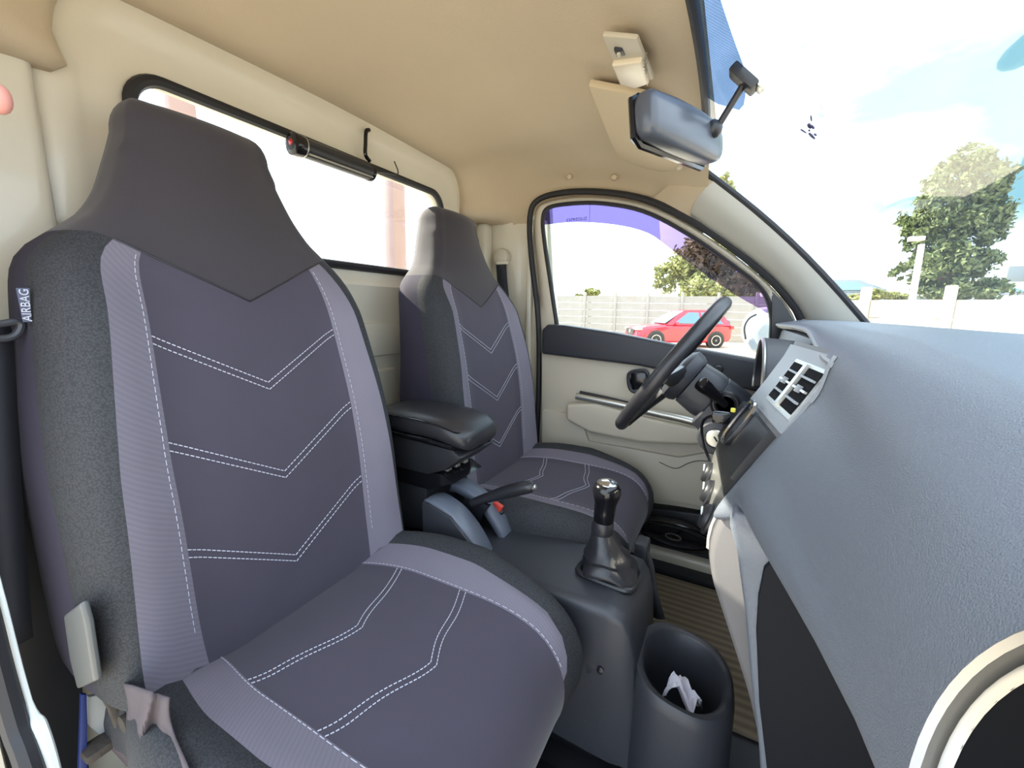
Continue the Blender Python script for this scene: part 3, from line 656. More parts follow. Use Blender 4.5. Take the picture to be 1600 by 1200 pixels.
# gear lever
gl = thing('gear_lever', 'black gear lever with silver topped knob and pleated leather boot', 'gear lever', (-0.18, 0.75, 0.49))
gtop = at(950, 752, y=0.75); gmid = at(943, 812, y=0.75); gbase = Vector((ctr.x, ctr.y, 0.5))
axg = (gtop - gmid).normalized()
kn = mk('knob', *lathe(gmid, axg, [(0.0180, -0.004), (0.0195, 0.0), (0.0200, 0.02), (0.0210, 0.036), (0.0250, 0.050), (0.0270, 0.060), (0.0262, 0.069), (0.021, 0.076), (0.0192, 0.0765)], 28), 'gloss', gl)
mk('knob_cap', *lathe(gmid + axg * 0.0757, axg, [(0.0195, 0), (0.0190, 0.002), (0.014, 0.005), (0.003, 0.007)], 24), 'chrome', kn)
mk('boot_collar', *lathe(gmid, axg, [(0.0195, -0.03), (0.0215, -0.022), (0.0205, -0.006), (0.0190, -0.002)], 24), 'leather', gl)
rows = []
for i, (t, rr) in enumerate([(0, 0.0195), (0.12, 0.023), (0.28, 0.028), (0.42, 0.031), (0.52, 0.036), (0.62, 0.043), (0.74, 0.040), (0.90, 0.052), (1.0, 0.052)]):
    c = (gmid - axg * 0.026).lerp(gbase, t); rows.append([])
    for k in range(32):
        a = 2 * math.pi * k / 32
        pl = 1 + 0.20 * t * math.sin(4 * a + 0.7 + 2 * t) * (1.25 - 0.9 * t) + 0.10 * t * math.sin(7 * a + 5 * t) * (1.1 - t)
        sq = (abs(math.cos(a)) ** (2 + 2 * t) + abs(math.sin(a)) ** (2 + 2 * t)) ** (-1 / (2 + 2 * t))
        rows[-1].append(c + Vector((math.cos(a) * rr * pl * sq, math.sin(a) * rr * pl * sq, 0.006 * t * math.sin(3 * a))))
mk('boot', *grid(rows, True), 'leather', gl, angle=60)

# armrest box on its bracket
ar = thing('armrest_box', 'black padded armrest box on a stand between the two seats', 'armrest', (-0.58, 0.76, 0.5))
def lid_sec(x, w, zt, h, yc=0.755):
    P = []
    for k in range(20):
        a = 2 * math.pi * k / 20; c, s = math.cos(a), math.sin(a); m = (abs(c) ** 4 + abs(s) ** 4) ** -0.25
        P.append(Vector((x, yc + w * c * m, zt - h + h * s * m)))
    return P
rows = [lid_sec(x, w_, zt, h_) for x, w_, zt, h_ in ((-0.74, 0.060, 0.755, 0.02), (-0.72, 0.074, 0.768, 0.026), (-0.66, 0.078, 0.772, 0.027), (-0.58, 0.080, 0.772, 0.027), (-0.53, 0.080, 0.768, 0.027), (-0.49, 0.077, 0.758, 0.026), (-0.472, 0.068, 0.746, 0.022), (-0.464, 0.05, 0.738, 0.014))]
V, F = grid(rows, True, True, True); mk('lid', V, F, 'leather', ar, angle=50)
mk('lid_seam', *tube([Vector((x, 0.755 - y, z)) for x, y, z in ((-0.72, 0.0755, 0.757), (-0.66, 0.0795, 0.762), (-0.58, 0.0815, 0.762), (-0.53, 0.0815, 0.758), (-0.49, 0.078, 0.748), (-0.478, 0.06, 0.742), (-0.470, 0.03, 0.7415))], 0.0018, 6), 'gloss', ar)
mk('lid_rim', *tube([Vector((x, 0.755 + y, z)) for x, y, z in ((-0.74, -0.07, 0.715), (-0.66, -0.079, 0.722), (-0.56, -0.080, 0.721), (-0.50, -0.074, 0.712), (-0.475, -0.04, 0.706), (-0.470, 0.03, 0.704), (-0.50, 0.074, 0.712), (-0.62, 0.079, 0.722))], 0.004, 6), 'gloss', ar)
mk('box_body', *prism([(-0.735, 0.685, 0.715), (-0.50, 0.685, 0.705), (-0.478, 0.685, 0.69), (-0.52, 0.685, 0.655), (-0.57, 0.685, 0.635), (-0.735, 0.685, 0.635)], (0, 0.14, 0), 0.008, 2), 'black', ar)
mk('tray', *prism([(-0.72, 0.695, 0.635), (-0.535, 0.695, 0.640), (-0.505, 0.695, 0.625), (-0.575, 0.695, 0.595), (-0.72, 0.695, 0.595)], (0, 0.12, 0), 0.004, 2), 'gloss', ar)
for k in range(3): mk('socket', *rbox((-0.535 + 0.002 * k, 0.715 + 0.030 * k, 0.648), (0.012, 0.016, 0.010), 0.002), 'satin', ar)
mk('stand', *prism([(-0.72, 0.70, 0.60), (-0.585, 0.70, 0.60), (-0.585, 0.70, 0.49), (-0.72, 0.70, 0.47)], (0, 0.11, 0), 0.006, 2), 'black', ar)
# handbrake
hb = thing('handbrake', 'black handbrake lever pointing forward beside the driver seat', 'handbrake', (-0.5, 0.75, 0.5))
h1, h0 = at(833, 762, y=0.755), at(738, 786, y=0.755); hd = (h1 - h0).normalized()
pts = [h0 + hd * (h1 - h0).length * t for t in (0, 0.15, 0.35, 0.5, 0.65, 0.8, 0.92, 0.97, 1.0)]
mk('grip', *tube([p + Vector((0, 0, 0.006 * math.sin(3.1 * i / 8))) for i, p in enumerate(pts)], [0.010, 0.011, 0.0125, 0.0145, 0.0150, 0.0150, 0.0140, 0.0125, 0.0095], 14), 'leather', hb)
mk('release_button', *lathe(h1, hd, [(0.006, -0.002), (0.006, 0.006), (0.004, 0.008)], 14), 'satin', hb)
mk('lever_plate', *prism([h0 + Vector((-0.06, -0.004, -0.07)), h0 + Vector((0.0, -0.004, -0.09)), h0 + Vector((0.03, -0.004, -0.02)), h0 + Vector((0.05, -0.004, 0.008)), h0 + Vector((-0.02, -0.004, 0.008))], (0, 0.008, 0), 0.002), 'metalblack', hb)
rows = []                                             # curved cover each side of the lever slot
for nm, y0, y1 in (('slot_cover', 0.682, 0.728), ('slot_cover', 0.782, 0.822)):
    P = spl([(-0.575, 0, 0.578), (-0.55, 0, 0.580), (-0.505, 0, 0.565), (-0.465, 0, 0.535), (-0.43, 0, 0.49), (-0.42, 0, 0.46)], 4)
    rows = [[Vector((p.x - 0.004, y0 - 0.006, p.z - 0.02)), Vector((p.x - 0.001, y0 - 0.003, p.z - 0.004)), Vector((p.x, y0, p.z)), Vector((p.x, y1, p.z)), Vector((p.x - 0.001, y1 + 0.003, p.z - 0.004)), Vector((p.x - 0.004, y1 + 0.004, p.z - 0.02))] for p in P]
    o = mk(nm, *grid(rows), 'slot', hb, angle=60); md = o.modifiers.new('s', 'SOLIDIFY'); md.thickness = 0.003
mk('side_cover', *prism([(-0.575, 0.672, 0.46), (-0.42, 0.672, 0.46), (-0.44, 0.672, 0.505), (-0.50, 0.672, 0.558), (-0.56, 0.672, 0.575), (-0.575, 0.672, 0.576)], (0, 0.012, 0), 0.003), 'dashlow', hb)
# carpet mat in the driver footwell
cm = mk('floor_mat', *rbox((0.02, 1.085, 0.156), (0.72, 0.46, 0.012), 0.004), 'carpet'); tag(cm, 'brown ribbed carpet mat in the driver footwell', 'floor mat')
# passenger floor hardware below the cushion
sr = thing('seat_rail', 'black steel seat rail and catch on the floor below the passenger cushion', 'seat rail', (-0.24, 0.66, 0.18))
a, b = at(868, 1200, z=0.19), at(905, 1080, z=0.19)
mk('rail', *rbox((-0.26, 0.575, 0.170), (0.34, 0.04, 0.03), 0.006), 'metalblack', sr)
p = at(857, 1135, z=0.2)
mk('bolt', *lathe(p, (0, 0, 1), [(0.016, -0.006), (0.016, 0.0), (0.010, 0.001), (0.009, 0.014), (0.005, 0.018)], 8), 'metalblack', sr)
p = at(898, 1082, z=0.27)
mk('catch_cover', *rbox(p, (0.10, 0.045, 0.022), 0.009, 3, Matrix.Rotation(R(25), 3, 'Y') @ Matrix.Rotation(R(-20), 3, 'Z')), 'dashlow', sr)
mk('catch_spring', *tube(spl([p + Vector((0.05, -0.01, -0.01)), p + Vector((0.06, -0.015, -0.05)), p + Vector((0.055, -0.03, -0.08))], 4), 0.0025, 6), 'metalblack', sr)

# ================================================================== DASHBOARD
da = thing('dashboard', 'grey grained plastic dashboard across the front of the cab', 'dashboard', (0.2, 0.7, 0.5))
def dsec(y):
    t = (lambda T: tab(T, y))
    lipx = t([(0, 0.125), (0.30, 0.117), (0.36, 0.113), (0.43, 0.104), (0.50, 0.088), (0.54, 0.072), (0.58, 0.045), (0.605, 0.018), (0.62, 0.0)])
    lipz = t([(0, 0.735), (0.30, 0.725), (0.43, 0.712), (0.5, 0.722), (0.56, 0.738), (0.595, 0.742), (0.62, 0.722)])
    c = sstep(0.2, 0.62, y)
    g = lambda a, b: (a[0] + (b[0] - a[0]) * c, a[1] + (b[1] - a[1]) * c)
    P = [(0.42, 0.945), g((0.36, 0.955), (0.36, 0.972)), g((0.25, 0.956), (0.26, 0.985)), g((0.165, 0.953), (0.17, 0.984)), g((0.146, 0.949), (0.146, 0.977)), g((0.125, 0.931), (0.125, 0.965)), g((0.105, 0.905), (0.110, 0.945)),
         g((0.092, 0.872), (0.100, 0.902)), g((0.086, 0.84), (0.078, 0.865)), g((0.085, 0.80), (0.052, 0.822)), g((0.092, 0.765), (0.023, 0.770)), (lipx, lipz), (lipx + 0.012, lipz - 0.008), (lipx + 0.05, lipz + 0.004), (0.36, 0.745)]
    return [Vector((x, y, z)) for x, z in P]
ysd = [-0.02, 0.04, 0.10, 0.16, 0.22, 0.28, 0.34, 0.40, 0.45, 0.50, 0.54, 0.57, 0.595, 0.61, 0.62]
rows = [spl(dsec(y), 4) for y in ysd]
e = rows[-1]; cen = sum(e, Vector()) / len(e)
rows += [[p + ((cen - p) * 0.012 if i > 22 else Vector()) + Vector((0, 0.006, 0)) for i, p in enumerate(e)], [p + ((cen - p) * 0.04 if i > 22 else Vector()) + Vector((0, 0.009, 0)) for i, p in enumerate(e)]]
V, F = grid(rows); mk('passenger_pad', V, F, 'dash', da, angle=60)
mk('pad_trim', *tube([p + Vector((-0.002, 0.004, 0)) for p in e[23:30]], 0.0025, 6), 'grey', da)
# dash top over centre and driver side, with the hood edge
rows = []
for y in [0.62 + 0.80 * i / 16 for i in range(17)]:
    c = sstep(0.62, 1.05, y); rx = 0.110 + 0.018 * c - 0.02 * sstep(1.2, 1.42, y); zt = 0.945 + 0.030 * c
    g = lambda a, b: (a[0] + (b[0] - a[0]) * c, y, a[1] + (b[1] - a[1]) * c)
    rows.append(spl([Vector(q) for q in (g((0.42, 0.945), (0.42, 0.955)), g((0.36, 0.972), (0.36, 0.976)), g((0.26, 0.985), (0.26, 0.986)), g((0.17, 0.984), (0.18, 0.987)), g((0.146, 0.977), (0.155, 0.985)), g((0.125, 0.965), (0.136, 0.981)), (rx, y, zt), (rx + 0.002, y, zt - 0.012), (rx + 0.03, y, zt - 0.016), (0.26, y, zt - 0.02))], 4))
V, F = grid(rows); mk('top_pad', V, F, 'dash', da, angle=60)
mk('hood_trim', *tube([r[24] + Vector((-0.001, 0, -0.004)) for r in rows], 0.004, 6), 'grey', da)
# pocket under the passenger pad
side = [(0.36, 0.745), (0.022, 0.752), (0.020, 0.73), (0.032, 0.695), (0.049, 0.617), (0.066, 0.52), (0.084, 0.43), (0.105, 0.30), (0.125, 0.17), (0.42, 0.17)]
mk('pocket_side', *prism([(x, 0.568, z) for x, z in side], (0, 0.055, 0), 0.007, 3), 'dash', da)
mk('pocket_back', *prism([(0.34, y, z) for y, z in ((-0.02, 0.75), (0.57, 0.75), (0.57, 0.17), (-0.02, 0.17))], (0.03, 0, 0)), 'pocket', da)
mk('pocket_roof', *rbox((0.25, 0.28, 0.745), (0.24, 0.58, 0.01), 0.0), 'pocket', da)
mk('pocket_shade', *prism([(x + 0.022, 0.560, z) for x, z in ((0.32, 0.748), (0.085, 0.748), (0.058, 0.725), (0.040, 0.69), (0.038, 0.65), (0.041, 0.60), (0.055, 0.50), (0.073, 0.41), (0.094, 0.28), (0.11, 0.17), (0.32, 0.17))], (0, 0.012, 0), 0.003), 'pocket', da)  # shade on the pocket's side wall, put in as a near-black sheet
# round vent at the door end
vn = thing('round_air_vent', 'round air vent with double chrome ring at the right edge of the dashboard', 'air vent', (0.08, 0.10, 0.88))
vc = Vector((0.082, 0.098, 0.889)); va = Vector((-0.95, -0.05, 0.28))
mk('outer_ring', *lathe(vc, va, [(0.060, -0.01), (0.0615, 0.007), (0.0605, 0.011), (0.0585, 0.0125), (0.0567, 0.011), (0.0560, 0.006), (0.0555, 0.0)], 56, c0=False, c1=False), 'ring', vn)
mk('inner_ring', *lathe(vc, va, [(0.0550, -0.005), (0.0545, 0.007), (0.0535, 0.0095), (0.0522, 0.0088), (0.0515, 0.0075)], 56, c0=False, c1=False), 'ring', vn)
mk('vent_well', *lathe(vc, va, [(0.0517, 0.0077), (0.0505, -0.003), (0.048, -0.009), (0.001, -0.0095)], 40, c0=False), 'dark', vn)
for k in range(5):
    yy = -0.032 + 0.016 * k; hl = math.sqrt(0.043 ** 2 - yy ** 2)
    uu = Vector((0, 1, 0)); u2 = va.normalized().cross(uu).normalized(); cpos = vc + va.normalized() * -0.004 + uu * yy
    mk('vane', *tube([cpos - u2 * hl, cpos + u2 * hl], 0.0016, 6, flat=2.5), 'dark', vn)

# ---- centre stack
def stx(z): return smo([(0.30, 0.11), (0.45, 0.065), (0.55, 0.026), (0.62, -0.002), (0.67, -0.010), (0.71, -0.002), (0.76, 0.018), (0.81, 0.043), (0.87, 0.078), (0.95, 0.118)], z, 0.02)
def stp(y, z, out=0.0):
    x = stx(z) - 0.028 * (y - 0.63) / 0.24 * sstep(0.6, 0.8, z) + 0.006; return Vector((x - out * 0.86, y, z + out * 0.4))
zs = [0.30 + 0.655 * i / 30 for i in range(31)]
rows = [[Vector((0.3, 0.622, z)) , stp(0.622, z, -0.012), stp(0.626, z, -0.003), stp(0.635, z)] + [stp(0.635 + 0.23 * j / 10, z) for j in range(1, 11)] + [stp(0.875, z, -0.004), stp(0.879, z, -0.014), Vector((0.3, 0.879, z))] for z in zs]
V, F = grid(rows); mk('stack_panel', V, F, 'stack', da, angle=60)
def quad_on(y0, y1, z0, z1, out, m, name, par, thick=0.006, n=5):
    rows = [[stp(y0 + (y1 - y0) * j / n, z0 + (z1 - z0) * i / n, out) for j in range(n + 1)] for i in range(n + 1)]
    inn = [[stp(y0 + (y1 - y0) * j / n, z0 + (z1 - z0) * i / n, out - thick) for j in range(n + 1)] for i in range(n + 1)]
    per = lambda g: g[0] + [r[-1] for r in g[1:]] + g[-1][-2::-1] + [r[0] for r in g[-2:0:-1]]
    return mk(name, *join([grid(rows), grid([per(rows), per(inn)], True)]), m, par, angle=35)
quad_on(0.632, 0.872, 0.845, 0.948, 0.003, 'grey', 'upper_fascia', da)
cv = thing('centre_air_vent', 'pair of slatted air vents in grey fascia above the radio slot', 'air vent', (0.08, 0.72, 0.88))
quad_on(0.640, 0.790, 0.862, 0.930, 0.0045, 'satin', 'bezel', cv)
for y0, y1 in ((0.645, 0.704), (0.723, 0.784)):
    quad_on(y0, y1, 0.868, 0.925, 0.0058, 'dark', 'opening', cv, 0.004)
    for k in range(3):
        z = 0.881 + 0.015 * k; quad_on(y0, y1, z, z + 0.0028, 0.0095, 'satin' if k == 1 else 'grey', 'slat', cv, 0.004)
    quad_on((y0 + y1) / 2 - 0.004, (y0 + y1) / 2 + 0.004, 0.893, 0.902, 0.012, 'grey', 'tab', cv, 0.006)
quad_on(0.707, 0.720, 0.864, 0.928, 0.010, 'satin', 'bar', cv, 0.006)
ra = thing('car_radio', 'black radio unit with bright metal surround in the centre stack', 'radio', (0.02, 0.74, 0.78))
quad_on(0.640, 0.862, 0.765, 0.838, 0.012, 'black', 'face', ra, 0.014)
quad_on(0.640, 0.862, 0.742, 0.765, 0.006, 'black', 'lower_bezel', ra, 0.01)
fp = [stp(0.752, 0.785, 0.016), stp(0.752, 0.842, 0.016), stp(0.80, 0.845, 0.016), stp(0.80, 0.785, 0.016)]
mk('surround', *tube(spl([p for p in fp], 4, True), 0.0035, 6, True), 'chrome', ra)
mk('plug', *rbox(stp(0.835, 0.80, 0.03), (0.03, 0.02, 0.022), 0.005), 'gloss', ra)
mk('plug_tab', *rbox(stp(0.815, 0.822, 0.026), (0.008, 0.010, 0.007), 0.002), 'amber', ra)
mk('cable', *tube(spl([stp(0.84, 0.80, 0.04), stp(0.85, 0.775, 0.05), stp(0.85, 0.74, 0.03), stp(0.845, 0.72, 0.01)], 5), 0.003, 6), 'gloss', ra)
hc = thing('heater_controls', 'silver heater control panel with round knobs below the radio', 'controls', (0.0, 0.75, 0.7))
quad_on(0.638, 0.866, 0.655, 0.738, 0.004, 'satin', 'panel', hc)
for k, (yy, zz) in enumerate(((0.665, 0.690), (0.75, 0.697), (0.835, 0.700))):
    c = stp(yy, zz, 0.004); n_ = Vector((-0.90, 0, 0.30))
    kb = mk('knob', *lathe(c, n_, [(0.026, -0.002), (0.026, 0.002), (0.021, 0.004), (0.019, 0.010), (0.016, 0.012)], 24), 'black', hc)
    mk('pointer', *rbox(c + n_.normalized() * 0.012 + Vector((0, 0, 0.006)), (0.003, 0.003, 0.014), 0.001, 1), 'white', kb)
# ---- instrument binnacle
ib = thing('instrument_binnacle', 'hooded instrument cluster with pale rim behind the steering wheel', 'instruments', (0.12, 1.09, 0.85))
def bin_ring(x, ry, rz, yc=1.085, zc=0.850, n=28):
    return [Vector((x, yc - ry * math.cos(math.pi * (-0.12 + 1.24 * k / n)), zc + rz * math.sin(math.pi * (-0.12 + 1.24 * k / n)))) for k in range(n + 1)]
rows = [bin_ring(0.20, 0.165, 0.075), bin_ring(0.16, 0.166, 0.09), bin_ring(0.10, 0.168, 0.096), bin_ring(0.065, 0.168, 0.098), bin_ring(0.058, 0.167, 0.097), bin_ring(0.056, 0.164, 0.094), bin_ring(0.062, 0.160, 0.090), bin_ring(0.12, 0.150, 0.080), bin_ring(0.15, 0.14, 0.07)]
mk('hood', *grid(rows), 'dashlow', ib, angle=60)
mk('hood_rim', *tube(bin_ring(0.058, 0.1655, 0.0955), 0.0035, 6), 'satin', ib)
mk('gauge_face', *prism([p for p in bin_ring(0.145, 0.145, 0.075)], (0.004, 0, 0)), 'gloss', ib)
for yy in (1.03, 1.14): mk('gauge_ring', *tube([Vector((0.142, yy + 0.042 * math.cos(2 * math.pi * k / 24), 0.858 + 0.042 * math.sin(2 * math.pi * k / 24))) for k in range(24)], 0.002, 6, True), 'satin', ib)
mk('driver_lower_dash', *prism([(0.12, 0.88, 0.96), (0.10, 0.88, 0.83), (0.075, 0.88, 0.76), (0.06, 0.88, 0.66), (0.09, 0.88, 0.52), (0.2, 0.88, 0.50), (0.3, 0.88, 0.96)], (0, 0.54, 0), 0.008), 'dashlow', da)

# ================================================================== STEERING
stw = thing('steering_wheel', 'black steering wheel with thick leather rim in front of the driver seat', 'steering wheel', (-0.11, 1.06, 0.85))
YW = 1.055
wt, wb = at(1132, 474, y=YW), at(976, 658, y=YW); wc = (wt + wb) / 2; wu = (wt - wb).normalized(); wn = Vector((-wu.z, 0, wu.x)).normalized(); wr_ = (wt - wb).length / 2
wv = Vector((0, 1, 0))
def wpt(a, r, h=0.0): return wc + wu * (r * math.cos(a)) + wv * (r * math.sin(a)) + wn * h
mk('rim', *tube([wpt(2 * math.pi * k / 64, wr_) for k in range(64)], 0.0155, 12, True), 'leather', stw)
mk('rim_seam', *tube([wpt(2 * math.pi * k / 64, wr_ - 0.0155, -0.004) for k in range(64)], 0.0009, 5, True), 'dashlow', stw)
for a in (90, 270, 180):
    mk('spoke', *tube([wpt(R(a), r, -0.012 - 0.02 * (1 - r / wr_)) for r in (wr_, wr_ * 0.8, wr_ * 0.6, wr_ * 0.3)], [0.011, 0.014, 0.019, 0.03], 10, flat=0.5, upv=wn.cross(wpt(R(a), 1) - wc)), 'black', stw)
mk('hub', *lathe(wc, wn, [(0.058, -0.055), (0.064, -0.045), (0.066, -0.028), (0.056, -0.018), (0.03, -0.013), (0.002, -0.012)], 28), 'dashlow', stw)
stc = thing('steering_column', 'grey steering column shroud with stalk and ignition lock', 'steering column', (0.0, 1.05, 0.75))
ca = -wn                                              # column axis towards the dash
def csec(h, ry, rz, dz=0.0, n=24):
    c = wc + ca * h + wu * dz; P = []
    for k in range(n):
        a = 2 * math.pi * k / n; m = (abs(math.cos(a)) ** 4 + abs(math.sin(a)) ** 4) ** -0.25
        P.append(c + wv * (ry * math.cos(a) * m) + wu * (rz * math.sin(a) * m))
    return P
mk('upper_shroud', *grid([csec(0.055, 0.05, 0.045), csec(0.058, 0.057, 0.052), csec(0.10, 0.06, 0.055), csec(0.118, 0.058, 0.053)], True, True, True), 'dashlow', stc, angle=40)
mk('lower_shroud', *grid([csec(0.113, 0.055, 0.05, -0.005), csec(0.118, 0.064, 0.062, -0.008), csec(0.16, 0.066, 0.066, -0.012), csec(0.22, 0.062, 0.064, -0.012)], True, True, True), 'dashlow', stc, angle=40)
ys0 = YW - 0.068
p0 = at(1133, 632, y=ys0); p1 = at(1094, 598, y=ys0 - 0.04)
mk('stalk_collar', *join([lathe(p0 + Vector((0, 0.006, 0)), (0, -1, 0), [(r, 0), (r, 0.006), (r - 0.0035, 0.009), (r - 0.005, 0.006)], 28) for r in (0.030, 0.022)]), 'black', stc)
mk('stalk', *tube(spl([p0, p0.lerp(p1, 0.3), p0.lerp(p1, 0.6), p0.lerp(p1, 0.9), p1], 3), [0.009, 0.009, 0.0095, 0.011, 0.012, 0.0125, 0.013, 0.0145, 0.0155, 0.016, 0.016, 0.0155, 0.011], 12), 'gloss', stc)
ig = at(1118, 686, y=ys0 - 0.004); 
mk('lock_housing', *lathe(ig + Vector((0, 0.05, 0)), (0, -1, 0), [(0.038, 0), (0.038, 0.042), (0.035, 0.047), (0.022, 0.048), (0.021, 0.044)], 28), 'dashlow', stc)
lk = mk('ignition_lock', *lathe(ig + Vector((0, 0.008, 0)), (0, -1, 0), [(0.020, 0), (0.020, 0.006), (0.018, 0.008), (0.012, 0.0085)], 24), 'satin', stc)
mk('key_slot', *rbox(ig + Vector((0, -0.0015, 0)), (0.003, 0.002, 0.013), 0.0005, 1, Matrix.Rotation(R(-35), 3, 'Y')), 'gloss', lk)

# oval speaker low on the driver door
sp = thing('door_speaker', 'glossy black oval loudspeaker low on the driver door', 'loudspeaker', (-0.1, 1.40, 0.25))
sc = at(1052, 838, y=1.385)
def ell(rx, rz, dy, n=32): return [sc + Vector((rx * math.cos(2 * math.pi * k / n), dy + 0.55 * -rz * math.sin(2 * math.pi * k / n), rz * math.sin(2 * math.pi * k / n))) for k in range(n)]
mk('frame', *grid([ell(0.132, 0.066, 0.03), ell(0.134, 0.067, 0.0), ell(0.130, 0.063, -0.006), ell(0.112, 0.052, -0.006), ell(0.108, 0.050, 0.0)], True), 'gloss', sp, angle=50)
mk('cone', *grid([ell(0.109, 0.050, 0.0), ell(0.10, 0.046, -0.004), ell(0.085, 0.038, 0.008), ell(0.03, 0.018, 0.022)], True, False, True), 'rubber', sp, angle=60)
mk('tweeter_ring', *tube(ell(0.024, 0.014, -0.004), 0.0025, 6, True), 'satin', sp)
for k in range(-1, 2): mk('bridge', *tube([sc + Vector((0.10 * (k or 0.001), -0.006, 0.0)), sc + Vector((0.026 * (k or 1), -0.006, 0.03 if k == 0 else 0))], 0.004, 6), 'gloss', sp)
# small handset-shaped cover beside the console
pd = thing('pedal', 'black foot pedal arm beyond the gear lever', 'pedal', (0.02, 0.93, 0.2))
mk('pedal_arm', *tube(spl([at(1000, 850, y=0.93), at(1012, 880, y=0.92), at(1018, 920, y=0.91), at(1030, 965, y=0.90)], 4), 0.016, 8, flat=0.5), 'rubber', pd)
mk('pedal_pad', *rbox(at(1003, 862, y=0.93), (0.03, 0.05, 0.06), 0.008), 'dashlow', pd)

# ================================================================== ROOF FITTINGS
rm = thing('rear_view_mirror', 'black rear view mirror hanging on an arm from the windscreen', 'mirror', (-0.02, 0.7, 1.31))
A, B = at(1006, 177, y=0.60), at(1118, 230, y=0.815)
ax = (B - A).normalized(); nn = Vector((0.93, -0.36, 0.10)); nn = (nn - ax * nn.dot(ax)).normalized(); vv = ax.cross(nn); vv = vv if vv.z > 0 else -vv
L_ = (B - A).length
def msec(s, h, d, n=20):
    c = A + ax * (L_ * s); P = []
    for k in range(n):
        a = 2 * math.pi * k / n; co, si = math.cos(a), math.sin(a)
        P.append(c + vv * (h * si * (abs(co) ** 3 + abs(si) ** 3) ** (-1 / 3)) + nn * (d * co * (abs(co) ** 3 + abs(si) ** 3) ** (-1 / 3)))
    return P
mk('housing', *grid([msec(-0.012, 0.018, 0.010), msec(0.0, 0.026, 0.014), msec(0.04, 0.030, 0.017), msec(0.3, 0.033, 0.021), msec(0.6, 0.034, 0.022), msec(0.85, 0.032, 0.020), msec(0.95, 0.026, 0.016), msec(1.0, 0.014, 0.009)], True, True, True), 'mirror', rm, angle=60)
mk('mirror_bezel', *tube([p - nn * 0.016 for p in [A + ax * (L_ * s) + vv * h for s, h in ((0.0, -0.024), (0.0, 0.024), (0.06, 0.030), (0.9, 0.031), (0.97, 0.02), (0.97, -0.02), (0.9, -0.031), (0.06, -0.030))]], 0.005, 6, True), 'gloss', rm)
mk('mirror_glass', *prism([A + ax * (L_ * s) + vv * h - nn * 0.021 for s, h in ((0.01, -0.022), (0.01, 0.022), (0.06, 0.028), (0.9, 0.029), (0.96, 0.02), (0.96, -0.02), (0.9, -0.029), (0.06, -0.028))], nn * 0.003), 'mirrorglass', rm)
jb = A.lerp(B, 0.74) + nn * 0.026 + vv * 0.008
foot = wsray(1170, 118) 
mk('ball_joint', *lathe(jb - nn * 0.010, nn, [(0.013, 0), (0.013, 0.008), (0.009, 0.014), (0.003, 0.017)], 16), 'black', rm)
mk('arm', *tube(spl([jb, jb.lerp(foot, 0.15), jb.lerp(foot, 0.85), foot + Vector((-0.006, 0, -0.004))], 4), 0.0048, 10), 'black', rm)
fr = Matrix.Rotation(R(46), 3, 'Y')
mk('mount_foot', *rbox(foot + Vector((-0.006, 0, -0.003)), (0.046, 0.030, 0.014), 0.004, 2, fr), 'black', rm)
mk('mount_plate', *rbox(foot + Vector((0.010, 0.004, -0.010)), (0.026, 0.026, 0.008), 0.002, 2, fr), 'satin', rm)
sv = thing('sun_visor', 'beige sun visor folded against the headliner above the driver', 'sun visor', (-0.26, 1.1, 1.41))
def under(x, d): return crown(x) - d
def roofq(px, py, d):                                  # point under the headliner seen at this pixel
    z = 1.41
    for _ in range(8): p = at(px, py, z=z); z = crown(p.x) - d
    return at(px, py, z=z)
P = [roofq(919, 135, 0.016), roofq(1006, 152, 0.020), roofq(1052, 200, 0.024), roofq(1062, 252, 0.03), roofq(1056, 266, 0.03), roofq(1036, 270, 0.03), roofq(1008, 264, 0.03), roofq(966, 246, 0.026), roofq(955, 225, 0.022)]
mk('visor_board', *prism(P, (0.004, 0, 0.014), 0.004, 2), 'visor', sv)
mk('pivot', *lathe(roofq(1062, 256, 0.02), (0, 0, -1), [(0.008, -0.02), (0.008, 0.012), (0.004, 0.015)], 12), 'beige', sv)
dl = thing('dome_light', 'grey interior lamp with clear ribbed lens on the headliner above the mirror', 'lamp', (-0.2, 0.79, 1.43))
P = [roofq(943, 47, 0.006), roofq(998, 52, 0.006), roofq(1023, 116, 0.006), roofq(998, 125, 0.006), roofq(972, 118, 0.006)]
mk('lamp_base', *prism(P, (-0.002, 0, -0.008), 0.003, 2), 'beige', dl)
P2 = [P[0].lerp(P[4], 0.48) , P[1].lerp(P[2], 0.36), P[2].lerp(P[3], 0.1), P[3], P[4]]; c2 = sum(P2, Vector()) / 5
mk('lens', *prism([p.lerp(c2, 0.06) + Vector((-0.002, 0, -0.006)) for p in P2], (-0.003, 0, -0.010), 0.004, 3), 'lens', dl)
e0, e1 = P[1].lerp(P[2], 0.40), P[2].lerp(P[3], 0.3)
for k in range(9):
    q = e0.lerp(e1, k / 8); mk('lens_rib', *tube([q + Vector((0.002, 0, -0.002)), q + Vector((-0.003, 0, -0.015))], 0.0012, 5), 'satin', dl)
mk('switch', *rbox(P[0].lerp(P[1], 0.5).lerp(P[4], 0.26) + Vector((-0.002, 0, -0.009)), (0.014, 0.022, 0.006), 0.002, 2), 'dashlow', dl)
mk('switch_nub', *rbox(P[0].lerp(P[1], 0.5).lerp(P[4], 0.26) + Vector((-0.003, 0, -0.013)), (0.006, 0.008, 0.006), 0.002, 2), 'beige', dl)

